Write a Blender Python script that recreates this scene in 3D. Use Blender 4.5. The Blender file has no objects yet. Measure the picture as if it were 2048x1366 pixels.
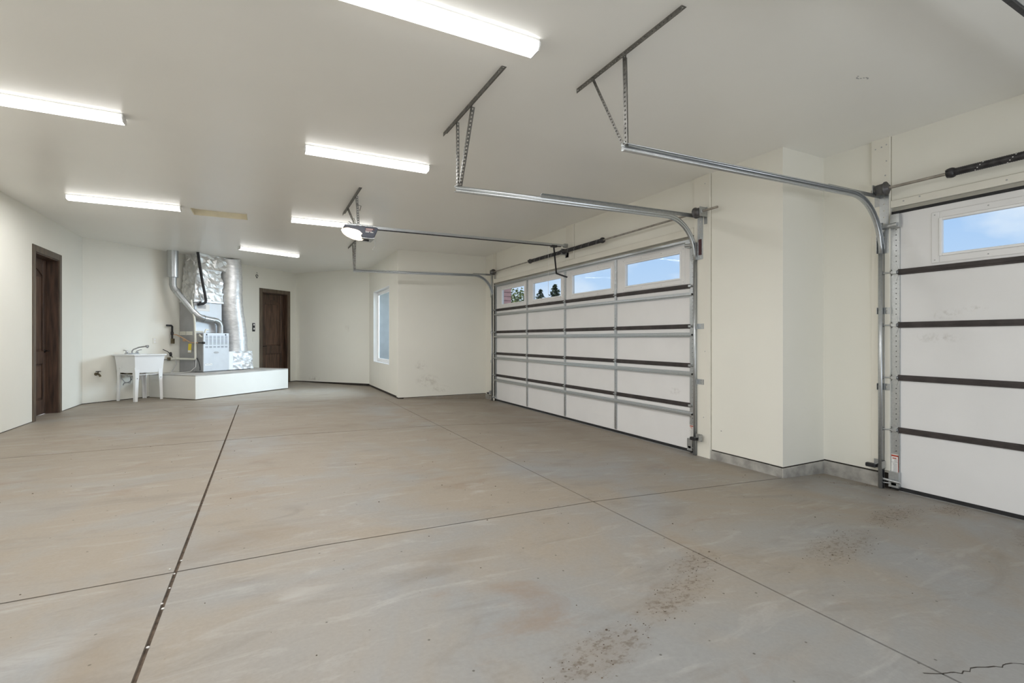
import bpy, bmesh, math, random
from mathutils import Matrix, Vector

random.seed(7)
SC = bpy.context.scene
COL = SC.collection
PI = math.pi
H = 3.05                       # ceiling height

# ------------------------------------------------------------------ camera
cam_d = bpy.data.cameras.new('camera'); cam = bpy.data.objects.new('camera', cam_d); COL.objects.link(cam)
cam.location = (0, 0, 1.19); cam.rotation_euler = (PI / 2, 0, -math.radians(27.1))
cam_d.sensor_width = 36; cam_d.lens = 971.0 / 2048 * 36; cam_d.shift_y = -5.0 / 2048
cam_d.clip_start = 0.05; cam_d.clip_end = 500
SC.camera = cam

# ------------------------------------------------------------------ exposure
vs = SC.view_settings
vs.view_transform = 'Standard'; vs.look = 'None'; vs.gamma = 1; vs.use_curve_mapping = False
vs.exposure = 0.13

# ------------------------------------------------------------------ world sky
W = bpy.data.worlds.new('sky'); SC.world = W; W.use_nodes = True
nt = W.node_tree; nt.nodes.clear()
def N(tree, t, **kw):
    n = tree.nodes.new(t)
    for k, v in kw.items(): setattr(n, k, v)
    return n
wo = N(nt, 'ShaderNodeOutputWorld'); bg = N(nt, 'ShaderNodeBackground')
tc = N(nt, 'ShaderNodeTexCoord'); sep = N(nt, 'ShaderNodeSeparateXYZ')
nt.links.new(tc.outputs['Generated'], sep.inputs[0])
gr = N(nt, 'ShaderNodeValToRGB')
gr.color_ramp.elements[0].position = 0.0; gr.color_ramp.elements[0].color = (0.60, 0.75, 0.93, 1)
gr.color_ramp.elements[1].position = 0.7; gr.color_ramp.elements[1].color = (0.12, 0.30, 0.72, 1)
el = gr.color_ramp.elements.new(0.22); el.color = (0.38, 0.58, 0.90, 1)
nt.links.new(sep.outputs[2], gr.inputs[0])
mp = N(nt, 'ShaderNodeMapping'); mp.inputs['Scale'].default_value = (3.2, 3.2, 6.5); mp.inputs['Location'].default_value = (0.35, 1.1, 0.3)
nt.links.new(tc.outputs['Generated'], mp.inputs[0])
cn = N(nt, 'ShaderNodeTexNoise'); cn.inputs['Scale'].default_value = 1.5; cn.inputs['Detail'].default_value = 7; cn.inputs['Roughness'].default_value = 0.52
nt.links.new(mp.outputs[0], cn.inputs[0])
cr = N(nt, 'ShaderNodeValToRGB'); cr.color_ramp.elements[0].position = 0.42; cr.color_ramp.elements[1].position = 0.66
nt.links.new(cn.outputs[0], cr.inputs[0])
cm = N(nt, 'ShaderNodeMixRGB'); cm.inputs[2].default_value = (0.80, 0.87, 0.97, 1)
nt.links.new(cr.outputs[0], cm.inputs[0]); nt.links.new(gr.outputs[0], cm.inputs[1])
nt.links.new(cm.outputs[0], bg.inputs[0]); bg.inputs[1].default_value = 1.0
nt.links.new(bg.outputs[0], wo.inputs[0])

def lamp(name, kind, loc, rot, energy, color=(1, 1, 1), **kw):
    d = bpy.data.lights.new(name, kind); d.energy = energy; d.color = color
    for k, v in kw.items(): setattr(d, k, v)
    o = bpy.data.objects.new(name, d); o.location = loc; o.rotation_euler = rot; COL.objects.link(o)
    return o
# high sun from behind the house: lights the yard, never the inside
lamp('sun', 'SUN', (-10, -10, 20), (math.radians(38), 0, math.radians(-60)), 2.2, (1, 0.95, 0.88), angle=0.01)
# daylight falling through the side window (stands outdoors beyond the glass)
lamp('window_daylight', 'AREA', (4.2, 11.7, 2.75), (0, math.radians(73), 0), 165, (0.66, 0.83, 1.0), shape='RECTANGLE', size=2.4, size_y=2.4, spread=math.radians(112))
# unseen fill lamp added behind the camera, tilted up to brighten the ceiling
lamp('bay_fill', 'AREA', (.9, -4.4, .15), (math.radians(90 + 55), 0, 0), 195, (0.88, 0.94, 1.0), shape='RECTANGLE', size=6.4, size_y=1.6)

# ------------------------------------------------------------------ helpers
FR = {}                                   # object -> world matrix of its frame
class MB:
    def __init__(s, T=None): s.v = []; s.f = []; s.m = []; s.T = T; s.mi = 0; s.sm = []
    def add(s, vs, fs, smooth=False):
        b = len(s.v)
        s.v += [Vector(s.T(*p)) if s.T else Vector(p) for p in vs]
        for f in fs: s.f.append([i + b for i in f]); s.m.append(s.mi); s.sm.append(smooth)
        return s
    def mat(s, i): s.mi = i; return s
    def box(s, x0, x1, y0, y1, z0, z1):
        x0, x1 = min(x0, x1), max(x0, x1); y0, y1 = min(y0, y1), max(y0, y1); z0, z1 = min(z0, z1), max(z0, z1)
        return s.add([(x0,y0,z0),(x1,y0,z0),(x1,y1,z0),(x0,y1,z0),(x0,y0,z1),(x1,y0,z1),(x1,y1,z1),(x0,y1,z1)],
            [(0,3,2,1),(4,5,6,7),(0,1,5,4),(1,2,6,5),(2,3,7,6),(3,0,4,7)])
    def hexa(s, b, t):                    # two quads, bottom and top
        return s.add(list(b) + list(t), [(3,2,1,0),(4,5,6,7),(0,1,5,4),(1,2,6,5),(2,3,7,6),(3,0,4,7)])
    def bar(s, p0, p1, w, h, up=(0,0,1)):
        p0 = Vector(p0); p1 = Vector(p1); d = (p1 - p0).normalized(); up = Vector(up)
        if abs(d.dot(up)) > 0.98: up = Vector((1,0,0))
        a = d.cross(up).normalized(); b = a.cross(d).normalized()
        q = lambda p: [p - a*w/2 - b*h/2, p + a*w/2 - b*h/2, p + a*w/2 + b*h/2, p - a*w/2 + b*h/2]
        return s.hexa([tuple(x) for x in q(p0)], [tuple(x) for x in q(p1)])
    def tube(s, pts, r, n=12, cap=True, smooth=True):
        P = [Vector(p) for p in pts]; R = r if isinstance(r, (list, tuple)) else [r]*len(P)
        vs = []; ref = None
        for i, p in enumerate(P):
            t = (P[min(i+1, len(P)-1)] - P[max(i-1, 0)]).normalized()
            if ref is None: ref = Vector((0,0,1)) if abs(t.z) < .9 else Vector((1,0,0))
            a = t.cross(ref).normalized(); b = a.cross(t).normalized(); ref = b
            for k in range(n):
                an = 2*PI*k/n; vs.append(tuple(p + a*math.cos(an)*R[i] + b*math.sin(an)*R[i]))
        fs = [(i*n+k, i*n+(k+1)%n, (i+1)*n+(k+1)%n, (i+1)*n+k) for i in range(len(P)-1) for k in range(n)]
        s.add(vs, fs, smooth)
        if cap:
            s.add(vs[:n], [tuple(range(n))][::-1]); s.add(vs[-n:], [tuple(range(n-1,-1,-1))])
        return s
    def lathe(s, prof, c, ax='z', n=24, smooth=True):   # prof: (r, h) along axis
        vs = []
        for r, h in prof:
            for k in range(n):
                a = 2*PI*k/n; ca, sa = math.cos(a)*r, math.sin(a)*r
                vs.append({'z': (c[0]+ca, c[1]+sa, c[2]+h), 'y': (c[0]+ca, c[1]+h, c[2]+sa), 'x': (c[0]+h, c[1]+ca, c[2]+sa)}[ax])
        fs = [(i*n+k, i*n+(k+1)%n, (i+1)*n+(k+1)%n, (i+1)*n+k) for i in range(len(prof)-1) for k in range(n)]
        if prof[0][0] > 1e-6: fs.append(tuple(range(n)))
        if prof[-1][0] > 1e-6: fs.append(tuple((len(prof)-1)*n + k for k in range(n)))
        return s.add(vs, fs, smooth)
    def prism(s, poly, f0, f1):           # poly: list of params; f0,f1 map to points
        n = len(poly); a = [f0(*p) for p in poly]; b = [f1(*p) for p in poly]
        return s.add(a + b, [tuple(range(n))[::-1], tuple(range(n, 2*n))] + [(i, (i+1)%n, n+(i+1)%n, n+i) for i in range(n)])
    def sheet(s, rows, smooth=False):     # rows of equal length
        n = len(rows[0]); vs = [p for r in rows for p in r]
        return s.add(vs, [(i*n+k, i*n+k+1, (i+1)*n+k+1, (i+1)*n+k) for i in range(len(rows)-1) for k in range(n-1)], smooth)
    def perf(s, p0, p1, wd, w=.034, t=.0028, pitch=.030, r=.0075, off=.5):   # flat flange with real round holes
        p0 = Vector(p0); p1 = Vector(p1); d = p1 - p0; L = d.length; d.normalize(); wd = Vector(wd).normalized()
        nn = d.cross(wd).normalized(); k = max(1, int(L / pitch)); st = L / k
        for i in range(k):
            o = p0 + d*st*i; pt = lambda a, b, c: tuple(o + d*a + wd*b + nn*c)
            out = [(0,0),(st/2,0),(st,0),(st,w/2),(st,w),(st/2,w),(0,w),(0,w/2)]
            hol = [(st/2 + r*math.cos(a), w*off + r*math.sin(a)) for a in [(-135+45*j)*PI/180 for j in range(8)]]
            vs = [pt(a,b,0) for a,b in out] + [pt(a,b,0) for a,b in hol] + [pt(a,b,t) for a,b in out] + [pt(a,b,t) for a,b in hol]
            fs = []
            for j in range(8):
                q = (j+1) % 8
                fs += [(q, j, 8+j, 8+q), (16+j, 16+q, 24+q, 24+j), (8+q, 8+j, 24+j, 24+q)]
            fs += [(0,1,17,16),(1,2,18,17),(4,5,21,20),(5,6,22,21)]
            if i == 0: fs += [(6,7,23,22),(7,0,16,23)]
            if i == k-1: fs += [(2,3,19,18),(3,4,20,19)]
            s.add(vs, fs)
        return s
    def angle(s, p0, p1, da, db, w=.034, **kw): return s.perf(p0, p1, da, w, **kw).perf(p0, p1, db, w, **kw)
    def build(s, name, mats, parent=None, bevel=0, seg=1, smooth=False, solid=0, recalc=True):
        M = FR.get(parent.name) if parent else None
        inv = M.inverted() if M else None
        me = bpy.data.meshes.new(name)
        me.from_pydata([tuple(inv @ v) if inv else tuple(v) for v in s.v], [], s.f)
        if not isinstance(mats, (list, tuple)): mats = [mats]
        for m in mats: me.materials.append(m)
        for p, mi, sm in zip(me.polygons, s.m, s.sm): p.material_index = mi; p.use_smooth = sm or smooth
        if recalc or bevel:
            bm = bmesh.new(); bm.from_mesh(me)
            bmesh.ops.recalc_face_normals(bm, faces=bm.faces)
            if bevel: bmesh.ops.bevel(bm, geom=list(bm.edges), offset=bevel, segments=seg, affect='EDGES', profile=.5, clamp_overlap=True)
            bm.to_mesh(me); bm.free()
        o = bpy.data.objects.new(name, me); COL.objects.link(o)
        if solid:
            md = o.modifiers.new('solidify', 'SOLIDIFY'); md.thickness = solid; md.offset = 0
        if parent: o.parent = parent; FR[o.name] = M if M else Matrix.Identity(4)
        else: FR[o.name] = Matrix.Identity(4)
        return o

def thing(name, label, cat, loc=(0,0,0), rotz=0, group=None, kind=None):
    o = bpy.data.objects.new(name, None); COL.objects.link(o)
    o.location = loc; o.rotation_euler = (0, 0, rotz); o.empty_display_size = .1
    FR[o.name] = Matrix.Translation(loc) @ Matrix.Rotation(rotz, 4, 'Z')
    if label: o['label'] = label
    if cat: o['category'] = cat
    if group: o['group'] = group
    if kind: o['kind'] = kind
    return o
def tag(o, label=None, cat=None, group=None, kind=None):
    for k, v in (('label', label), ('category', cat), ('group', group), ('kind', kind)):
        if v: o[k] = v
    return o
def copy_tree(o, parent=None, loc=None, rotz=None, label=None):
    c = o.copy(); COL.objects.link(c); c.parent = parent
    if loc: c.location = loc
    if rotz is not None: c.rotation_euler = (0, 0, rotz)
    if label: c['label'] = label
    for ch in list(o.children): copy_tree(ch, c)
    return c

# ------------------------------------------------------------------ materials
def mat(name, c, rough=.6, metal=0, var=.06, scale=6, bump=0, bscale=60, spec=.5, emit=None, es=0, stretch=None, c2=None, detail=4, coat=0, lo=.35, hi=.65):
    m = bpy.data.materials.new(name); m.use_nodes = True; t = m.node_tree; b = t.nodes['Principled BSDF']
    tc = N(t, 'ShaderNodeTexCoord'); mp = N(t, 'ShaderNodeMapping'); t.links.new(tc.outputs['Object'], mp.inputs[0])
    if stretch: mp.inputs['Scale'].default_value = stretch
    n = N(t, 'ShaderNodeTexNoise'); n.inputs['Scale'].default_value = scale; n.inputs['Detail'].default_value = detail
    t.links.new(mp.outputs[0], n.inputs[0])
    r = N(t, 'ShaderNodeValToRGB'); r.color_ramp.elements[0].position = lo; r.color_ramp.elements[1].position = hi
    a = [max(0, x*(1-var)) for x in c]; d = list(c2) if c2 else [min(1, x*(1+var)) for x in c]
    r.color_ramp.elements[0].color = (*a, 1); r.color_ramp.elements[1].color = (*d, 1)
    t.links.new(n.outputs[0], r.inputs[0]); t.links.new(r.outputs[0], b.inputs['Base Color'])
    b.inputs['Roughness'].default_value = rough; b.inputs['Metallic'].default_value = metal
    b.inputs['Specular IOR Level'].default_value = spec
    if coat: b.inputs['Coat Weight'].default_value = coat; b.inputs['Coat Roughness'].default_value = .25
    if bump:
        bn = N(t, 'ShaderNodeTexNoise'); bn.inputs['Scale'].default_value = bscale; bn.inputs['Detail'].default_value = 3
        t.links.new(mp.outputs[0], bn.inputs[0])
        bp = N(t, 'ShaderNodeBump'); bp.inputs['Strength'].default_value = bump; bp.inputs['Distance'].default_value = .01
        t.links.new(bn.outputs[0], bp.inputs['Height']); t.links.new(bp.outputs[0], b.inputs['Normal'])
    if emit:
        b.inputs['Emission Color'].default_value = (*emit, 1); b.inputs['Emission Strength'].default_value = es
    return m
WALL = mat('wall_paint', (.855, .835, .752), .55, var=.012, scale=1.2, bump=.05, bscale=180, spec=.35)
CEIL = mat('ceiling_paint', (.90, .888, .84), .33, var=.012, scale=.9, bump=.035, bscale=140, spec=.6)
WHITEWALL = mat('platform_paint', (.82, .80, .74), .5, var=.02, scale=2)
BOARD = mat('painted_board', (.82, .79, .70), .5, var=.03, scale=3, stretch=(1, 1, .2))
GAP = mat('shadow_gap', (.035, .028, .022), .9, var=.3, scale=20)
CURB = mat('curb_concrete', (.36, .345, .315), .85, var=.25, scale=9, bump=.3, bscale=40)
DOORW = mat('door_skin_white', (.84, .83, .82), .45, var=.015, scale=2.5, bump=.08, bscale=260)
VINYL = mat('white_vinyl', (.90, .90, .89), .35, var=.01)
GALV = mat('galvanized_steel', (.43, .44, .44), .40, .85, var=.10, scale=50, lo=.3, hi=.7)
GALVL = mat('bright_galvanized', (.52, .54, .55), .34, .85, var=.07, scale=60, lo=.3, hi=.7)
IRON = mat('perforated_iron', (.20, .195, .18), .5, .75, var=.2, scale=18)
DARKM = mat('dark_steel', (.055, .053, .055), .45, .6, var=.3, scale=30)
DRUM = mat('cast_drum', (.13, .125, .125), .5, .6, var=.2, scale=20)
SHAFT = mat('shaft_steel', (.40, .37, .33), .4, .8, var=.2, scale=12)
JOINT = mat('joint_brown', (.045, .036, .034), .55, var=.25, scale=10)
RUBBER = mat('black_rubber', (.018, .018, .02), .6, var=.3, scale=20)
BLACKP = mat('black_plastic', (.02, .02, .022), .4, var=.2)
NAVY = mat('navy_plastic', (.045, .05, .075), .35, var=.15)
WOOD = mat('dark_alder', (.050, .027, .016), .45, var=.55, scale=5, stretch=(5, 5, .45), c2=(.125, .068, .042), detail=8, bump=.15, bscale=40, lo=.3, hi=.75)
WOODP = mat('alder_panel', (.075, .040, .024), .42, var=.5, scale=5, stretch=(6, 6, .5), c2=(.16, .088, .055), detail=8, bump=.15, bscale=40, lo=.3, hi=.75)
WOODT = mat('alder_trim', (.11, .082, .058), .45, var=.4, scale=5, stretch=(5, 5, .5), c2=(.17, .125, .085), detail=8, lo=.3, hi=.75)
BRONZE = mat('oil_bronze', (.02, .016, .013), .4, .7, var=.2)
FURN = mat('furnace_grey', (.60, .62, .64), .4, .1, var=.03)
FURNS = mat('furnace_side_shaded', (.40, .40, .40), .45, .25, var=.05)  # darker copy of the front grey; the side shade is put into it
SLOT = mat('vent_slot', (.10, .105, .115), .6, var=.1)
FOIL = mat('crumpled_foil', (.80, .80, .785), .36, .72, var=.05, bump=.5, bscale=14, scale=5)
FOILD = mat('foil_duct', (.76, .76, .755), .42, .60, var=.10, bump=.55, bscale=9, scale=8, stretch=(1.2, 1.2, 3.0))
PVC = mat('pvc_pipe', (.78, .77, .68), .4, var=.03)
COPPER = mat('copper_line', (.58, .38, .24), .4, .5, var=.15)
YELLOW = mat('yellow_tag', (.80, .62, .05), .6, var=.06)
SINKW = mat('sink_plastic', (.86, .86, .85), .35, var=.01)
CHROME = mat('chrome', (.55, .55, .56), .18, 1, var=.1)
BRASS = mat('aged_brass', (.16, .13, .08), .45, .8, var=.3, scale=30)
GREYM = mat('pale_wood_top', (.42, .40, .37), .8, var=.2, scale=4)
RED = mat('red_print', (.45, .06, .03), .6, var=.1)
GREY = mat('grey_print', (.45, .45, .45), .6, var=.1)
PAPER = mat('label_paper', (.82, .81, .78), .6, var=.02)
MAROON = mat('maroon_decal', (.07, .022, .024), .5, var=.2)
PINK = mat('pink_print', (.70, .48, .46), .5, var=.05)
HATCH = mat('hatch_wood', (.84, .77, .58), .6, var=.06)
STUCCO = mat('outdoor_stucco', (.55, .55, .54), .9, var=.05, bump=.3, bscale=120)
SIDING = mat('red_siding', (.40, .24, .22), .8, var=.08)
LEAF = mat('leaf_green', (.10, .16, .045), .8, var=.5, scale=3, c2=(.34, .38, .16))
PINE = mat('pine_green', (.035, .06, .035), .9, var=.4, scale=3, c2=(.10, .13, .08))
BARK = mat('bark', (.10, .07, .05), .9, var=.3)
GRAVEL = mat('yard_gravel', (.34, .30, .25), .95, var=.2, scale=2)
PEBBLE = mat('white_pebble', (.72, .70, .66), .7, var=.1)
CRUMB = mat('dried_mud', (.085, .06, .04), .95, var=.4, scale=40)
LENS = mat('light_lens', (.9, .9, .9), .4, var=.01, emit=(1, .985, .96), es=5.5)
LENSS = mat('light_lens_side', (.9, .9, .9), .4, var=.01, emit=(1, .985, .96), es=.9)
BULB = mat('opener_lens', (.9, .85, .78), .4, var=.01, emit=(1, .84, .66), es=1.5)
PAN = mat('light_pan', (.80, .80, .78), .4, var=.01)

GLASS = bpy.data.materials.new('window_glass'); GLASS.use_nodes = True
t = GLASS.node_tree; t.nodes.clear()
o_ = N(t, 'ShaderNodeOutputMaterial'); mx = N(t, 'ShaderNodeMixShader'); tr = N(t, 'ShaderNodeBsdfTransparent'); gl = N(t, 'ShaderNodeBsdfGlossy')
lw = N(t, 'ShaderNodeLayerWeight'); fr = N(t, 'ShaderNodeMath'); fr.operation = 'POWER'; fr.inputs[1].default_value = 5; t.links.new(lw.outputs['Facing'], fr.inputs[0]); gl.inputs['Roughness'].default_value = .02
tr.inputs[0].default_value = (.94, .96, .96, 1)
f2 = N(t, 'ShaderNodeMath'); f2.operation = 'MULTIPLY_ADD'; f2.inputs[1].default_value = .06; f2.inputs[2].default_value = .004; t.links.new(fr.outputs[0], f2.inputs[0]); t.links.new(f2.outputs[0], mx.inputs[0]); t.links.new(tr.outputs[0], mx.inputs[1]); t.links.new(gl.outputs[0], mx.inputs[2]); t.links.new(mx.outputs[0], o_.inputs[0])

# concrete: world-space mottling in tan and grey, streaks, specks, mud stains and painted window glare
def concrete():
    m = bpy.data.materials.new('concrete_slab'); m.use_nodes = True; t = m.node_tree; b = t.nodes['Principled BSDF']
    geo = N(t, 'ShaderNodeNewGeometry'); L = t.links.new
    def noise(sc, det=5, rough=.55, stretch=(1,1,1), rot=0, dist=0, loc=(0,0,0)):
        mp = N(t, 'ShaderNodeMapping'); mp.inputs['Scale'].default_value = stretch; mp.inputs['Rotation'].default_value = (0,0,rot); mp.inputs['Location'].default_value = loc
        L(geo.outputs['Position'], mp.inputs[0]); n = N(t, 'ShaderNodeTexNoise'); n.inputs['Scale'].default_value = sc
        n.inputs['Detail'].default_value = det; n.inputs['Roughness'].default_value = rough; n.inputs['Distortion'].default_value = dist
        L(mp.outputs[0], n.inputs[0]); return n.outputs[0]
    def ramp(src, p0, p1, c0=(0,0,0,1), c1=(1,1,1,1)):
        r = N(t, 'ShaderNodeValToRGB'); r.color_ramp.elements[0].position = p0; r.color_ramp.elements[1].position = p1
        r.color_ramp.elements[0].color = c0; r.color_ramp.elements[1].color = c1; L(src, r.inputs[0]); return r.outputs[0]
    def mix(f, a, bb, mode='MIX', k=None):
        x = N(t, 'ShaderNodeMixRGB'); x.blend_type = mode
        if k is not None:
            mu = N(t, 'ShaderNodeMath'); mu.operation = 'MULTIPLY'; mu.inputs[1].default_value = k; L(f, mu.inputs[0]); f = mu.outputs[0]
        L(f, x.inputs[0])
        for i, v in ((1, a), (2, bb)):
            if isinstance(v, tuple): x.inputs[i].default_value = v
            else: L(v, x.inputs[i])
        return x.outputs[0]
    # broad tan / grey distribution: the near right slabs are greyer, the far ones tanner
    sp = N(t, 'ShaderNodeSeparateXYZ'); L(geo.outputs['Position'], sp.inputs[0])
    far = N(t, 'ShaderNodeMapRange'); far.inputs[1].default_value = 1.0; far.inputs[2].default_value = 6.0; L(sp.outputs[1], far.inputs[0])
    n1 = noise(.9, 6, .6, dist=.6)
    add = N(t, 'ShaderNodeMath'); add.operation = 'MULTIPLY_ADD'; L(far.outputs[0], add.inputs[0]); add.inputs[1].default_value = .22; L(n1, add.inputs[2])
    base = mix(ramp(add.outputs[0], .42, .68), (.244, .241, .232, 1), (.274, .234, .185, 1))
    # pale trowel streaks
    st = noise(3.2, 6, .62, (.55, 2.0, 1), .5, 1.2)
    base = mix(ramp(st, .55, .78), base, (.40, .385, .36, 1), k=.55)
    st2 = noise(2.1, 7, .65, (.6, 1.9, 1), -.35, 1.0, (3,5,0))
    base = mix(ramp(st2, .54, .8), base, (.15, .13, .108, 1), k=.6)
    # fine grain
    base = mix(ramp(noise(55, 3, .6), .3, .7), base, (1.0, 1.0, 1.0, 1), 'OVERLAY', .10)
    # rusty soil stains
    so = noise(1.3, 8, .68, (.7, 1.5, 1), .2, .8, (9,2,0))
    base = mix(ramp(so, .58, .76), base, (.22, .135, .08, 1), k=.55)
    # dark specks
    vo = N(t, 'ShaderNodeTexVoronoi'); vo.inputs['Scale'].default_value = 9; vo.inputs['Randomness'].default_value = 1; L(geo.outputs['Position'], vo.inputs[0])
    base = mix(ramp(vo.outputs['Distance'], .035, .06, (1,1,1,1), (0,0,0,1)), base, (.05, .04, .03, 1), k=.8)
    # muddy tyre tracks: (x, y, radius_x, radius_y, angle)
    tot = None
    for x, y, rx, ry, an in MUD:
        mp = N(t, 'ShaderNodeMapping'); mp.vector_type = 'TEXTURE'; mp.inputs['Location'].default_value = (x, y, 0); mp.inputs['Rotation'].default_value = (0, 0, an); mp.inputs['Scale'].default_value = (rx, ry, 50)
        L(geo.outputs['Position'], mp.inputs[0]); ln = N(t, 'ShaderNodeVectorMath'); ln.operation = 'LENGTH'; L(mp.outputs[0], ln.inputs[0])
        e = ramp(ln.outputs['Value'], .35, 1.0, (1,1,1,1), (0,0,0,1))
        if tot is None: tot = e
        else:
            mxx = N(t, 'ShaderNodeMixRGB'); mxx.blend_type = 'LIGHTEN'; mxx.inputs[0].default_value = 1; L(tot, mxx.inputs[1]); L(e, mxx.inputs[2]); tot = mxx.outputs[0]
    md = ramp(noise(26, 6, .7, (1, 1.6, 1), .4), .50, .62)
    mm = N(t, 'ShaderNodeMath'); mm.operation = 'MULTIPLY'; L(tot, mm.inputs[0]); L(md, mm.inputs[1])
    base = mix(tot, base, (.22, .175, .13, 1), k=.35)
    base = mix(mm.outputs[0], base, (.10, .07, .045, 1), k=.75)
    def blobs(lst, k0, k1):
        tot = None
        for x, y, rx, ry, an in lst:
            mp = N(t, 'ShaderNodeMapping'); mp.vector_type = 'TEXTURE'; mp.inputs['Location'].default_value = (x, y, 0); mp.inputs['Rotation'].default_value = (0, 0, an); mp.inputs['Scale'].default_value = (rx, ry, 50)
            L(geo.outputs['Position'], mp.inputs[0]); ln = N(t, 'ShaderNodeVectorMath'); ln.operation = 'LENGTH'; L(mp.outputs[0], ln.inputs[0])
            e = ramp(ln.outputs['Value'], k0, k1, (1,1,1,1), (0,0,0,1))
            if tot is None: tot = e
            else:
                q = N(t, 'ShaderNodeMixRGB'); q.blend_type = 'LIGHTEN'; q.inputs[0].default_value = 1; L(tot, q.inputs[1]); L(e, q.inputs[2]); tot = q.outputs[0]
        return tot
    def mulf(a, bb):
        q = N(t, 'ShaderNodeMath'); q.operation = 'MULTIPLY'; L(a, q.inputs[0]); L(bb, q.inputs[1]); return q.outputs[0]
    base = mix(mulf(blobs(SOIL, .2, 1.0), ramp(noise(1.6, 6, .65, (.8, 1.4, 1), .3, .6, (4,4,0)), .32, .62)), base, (.205, .155, .105, 1), k=.6)
    base = mix(mulf(blobs(PALE, .1, 1.0), ramp(noise(4, 6, .7, (.6, 2.2, 1), .2, .8, (1,7,0)), .42, .60)), base, (.42, .41, .39, 1), k=.45)
    L(base, b.inputs['Base Color'])
    rr = ramp(n1, .3, .7, (.42,.42,.42,1), (.62,.62,.62,1)); L(rr, b.inputs['Roughness'])
    b.inputs['Specular IOR Level'].default_value = .45
    bp = N(t, 'ShaderNodeBump'); bp.inputs['Strength'].default_value = .12; bp.inputs['Distance'].default_value = .004
    L(noise(40, 5, .6), bp.inputs['Height']); L(bp.outputs[0], b.inputs['Normal'])
    return m
MUD = [(1.15, 1.50, .34, .13, .25), (1.75, 1.70, .42, .11, .30), (2.12, 1.92, .25, .10, .3), (4.25, 1.95, .50, .13, .15), (4.9, 1.85, .25, .12, .1),
       (3.2, 1.75, .5, .16, .2), (4.6, 1.25, .3, .15, 0), (4.95, 2.62, .28, .05, -.6)]
SOIL = [(3.95, 6.9, .75, 3.2, 0), (.4, 7.0, 1.7, .30, .05), (-2.3, 4.9, .9, .22, .1), (-.1, 3.25, .7, .22, .35), (.9, 2.5, .3, .16, .2), (4.6, 2.7, .7, .25, -.3), (3.0, 9.2, 1.2, .5, 0), (-1.9, 8.6, .9, .18, .05), (-.55, 2.5, .16, .7, 0)]
PALE = [(-1.45, 7.55, .75, .14, .12), (-.9, 8.2, .5, .12, .1), (.8, 12.2, 1.3, .6, .3), (-.9, 2.4, .5, .16, .4), (.1, 2.45, .4, .10, .4), (1.0, 9.6, .9, .2, .1)]  # wide far blob is window glare painted in; the rest chalky smears
CONC = concrete()
def stains(m, lst, col, nscale=14):
    t = m.node_tree; b = t.nodes['Principled BSDF']; L = t.links.new; src = b.inputs['Base Color'].links[0].from_socket
    geo = N(t, 'ShaderNodeNewGeometry'); nz = N(t, 'ShaderNodeTexNoise'); nz.inputs['Scale'].default_value = nscale; nz.inputs['Detail'].default_value = 6; nz.inputs['Roughness'].default_value = .7
    L(geo.outputs['Position'], nz.inputs[0]); nr = N(t, 'ShaderNodeValToRGB'); nr.color_ramp.elements[0].position = .46; nr.color_ramp.elements[1].position = .66; L(nz.outputs[0], nr.inputs[0])
    for (c, r, k) in lst:
        mp = N(t, 'ShaderNodeMapping'); mp.vector_type = 'TEXTURE'; mp.inputs['Location'].default_value = c; mp.inputs['Scale'].default_value = r; L(geo.outputs['Position'], mp.inputs[0])
        ln = N(t, 'ShaderNodeVectorMath'); ln.operation = 'LENGTH'; L(mp.outputs[0], ln.inputs[0])
        rp = N(t, 'ShaderNodeMapRange'); rp.inputs[1].default_value = 1; rp.inputs[2].default_value = .2; rp.inputs[4].default_value = k; L(ln.outputs['Value'], rp.inputs[0])
        mu = N(t, 'ShaderNodeMath'); mu.operation = 'MULTIPLY'; L(rp.outputs[0], mu.inputs[0]); L(nr.outputs[0], mu.inputs[1])
        mx = N(t, 'ShaderNodeMixRGB'); mx.inputs[2].default_value = (*col, 1); L(mu.outputs[0], mx.inputs[0]); L(src, mx.inputs[1]); src = mx.outputs[0]
    L(src, b.inputs['Base Color'])
stains(WALL, [((3.12, 10.045, .30), (.30, .3, .16), .6), ((2.98, 10.045, .62), (.16, .3, .14), .6), ((3.4, 10.045, .12), (.3, .3, .1), .4), ((1.25, 14.53, .09), (.25, .25, .08), .8), ((2.0, 13.66, 1.5), (.12, .12, .16), .35)], (.45, .41, .33))
stains(DOORW, [((5.145, 1.98, 1.40), (.2, .14, .05), .55), ((5.145, 1.80, 1.44), (.2, .10, .03), .5), ((5.145, 2.05, 1.20), (.2, .22, .05), .45), ((4.50, 4.4, .55), (.2, .12, .05), .5)], (.42, .39, .34), 22)

# ------------------------------------------------------------------ floor
def fz(x):
    P = [(-9, 0), (.3, 0), (2.22, -.04), (4.49, -.155), (5.14, -.19), (7, -.30)]
    for (a, za), (b, zb) in zip(P, P[1:]):
        if x <= b: return za + (zb - za) * (x - a) / (b - a)
    return P[-1][1]
RY = -3.2                                                     # rear wall
fl = MB()
xs = [-3.15, .3, 2.22, 4.49, 5.5]
for a, b in zip(xs, xs[1:]):
    fl.hexa([(a, RY-.2, fz(a)-.16), (b, RY-.2, fz(b)-.16), (b, 10.2, fz(b)-.16), (a, 10.2, fz(a)-.16)],
            [(a, RY-.2, fz(a)-.014), (b, RY-.2, fz(b)-.014), (b, 10.2, fz(b)-.014), (a, 10.2, fz(a)-.014)])
fl.prism([(-3.1, 10.0), (2.55, 10.0), (2.55, 13.2), (.82, 15.2), (-3.1, 11.5)], lambda x, y: (x, y, fz(x)-.16), lambda x, y: (x, y, fz(x)-.014))
floor = tag(fl.build('floor', mat('joint_dirt', (.10, .072, .05), .95, var=.4, scale=30)), kind='structure', label='bare stained concrete garage floor with control joints')
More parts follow.
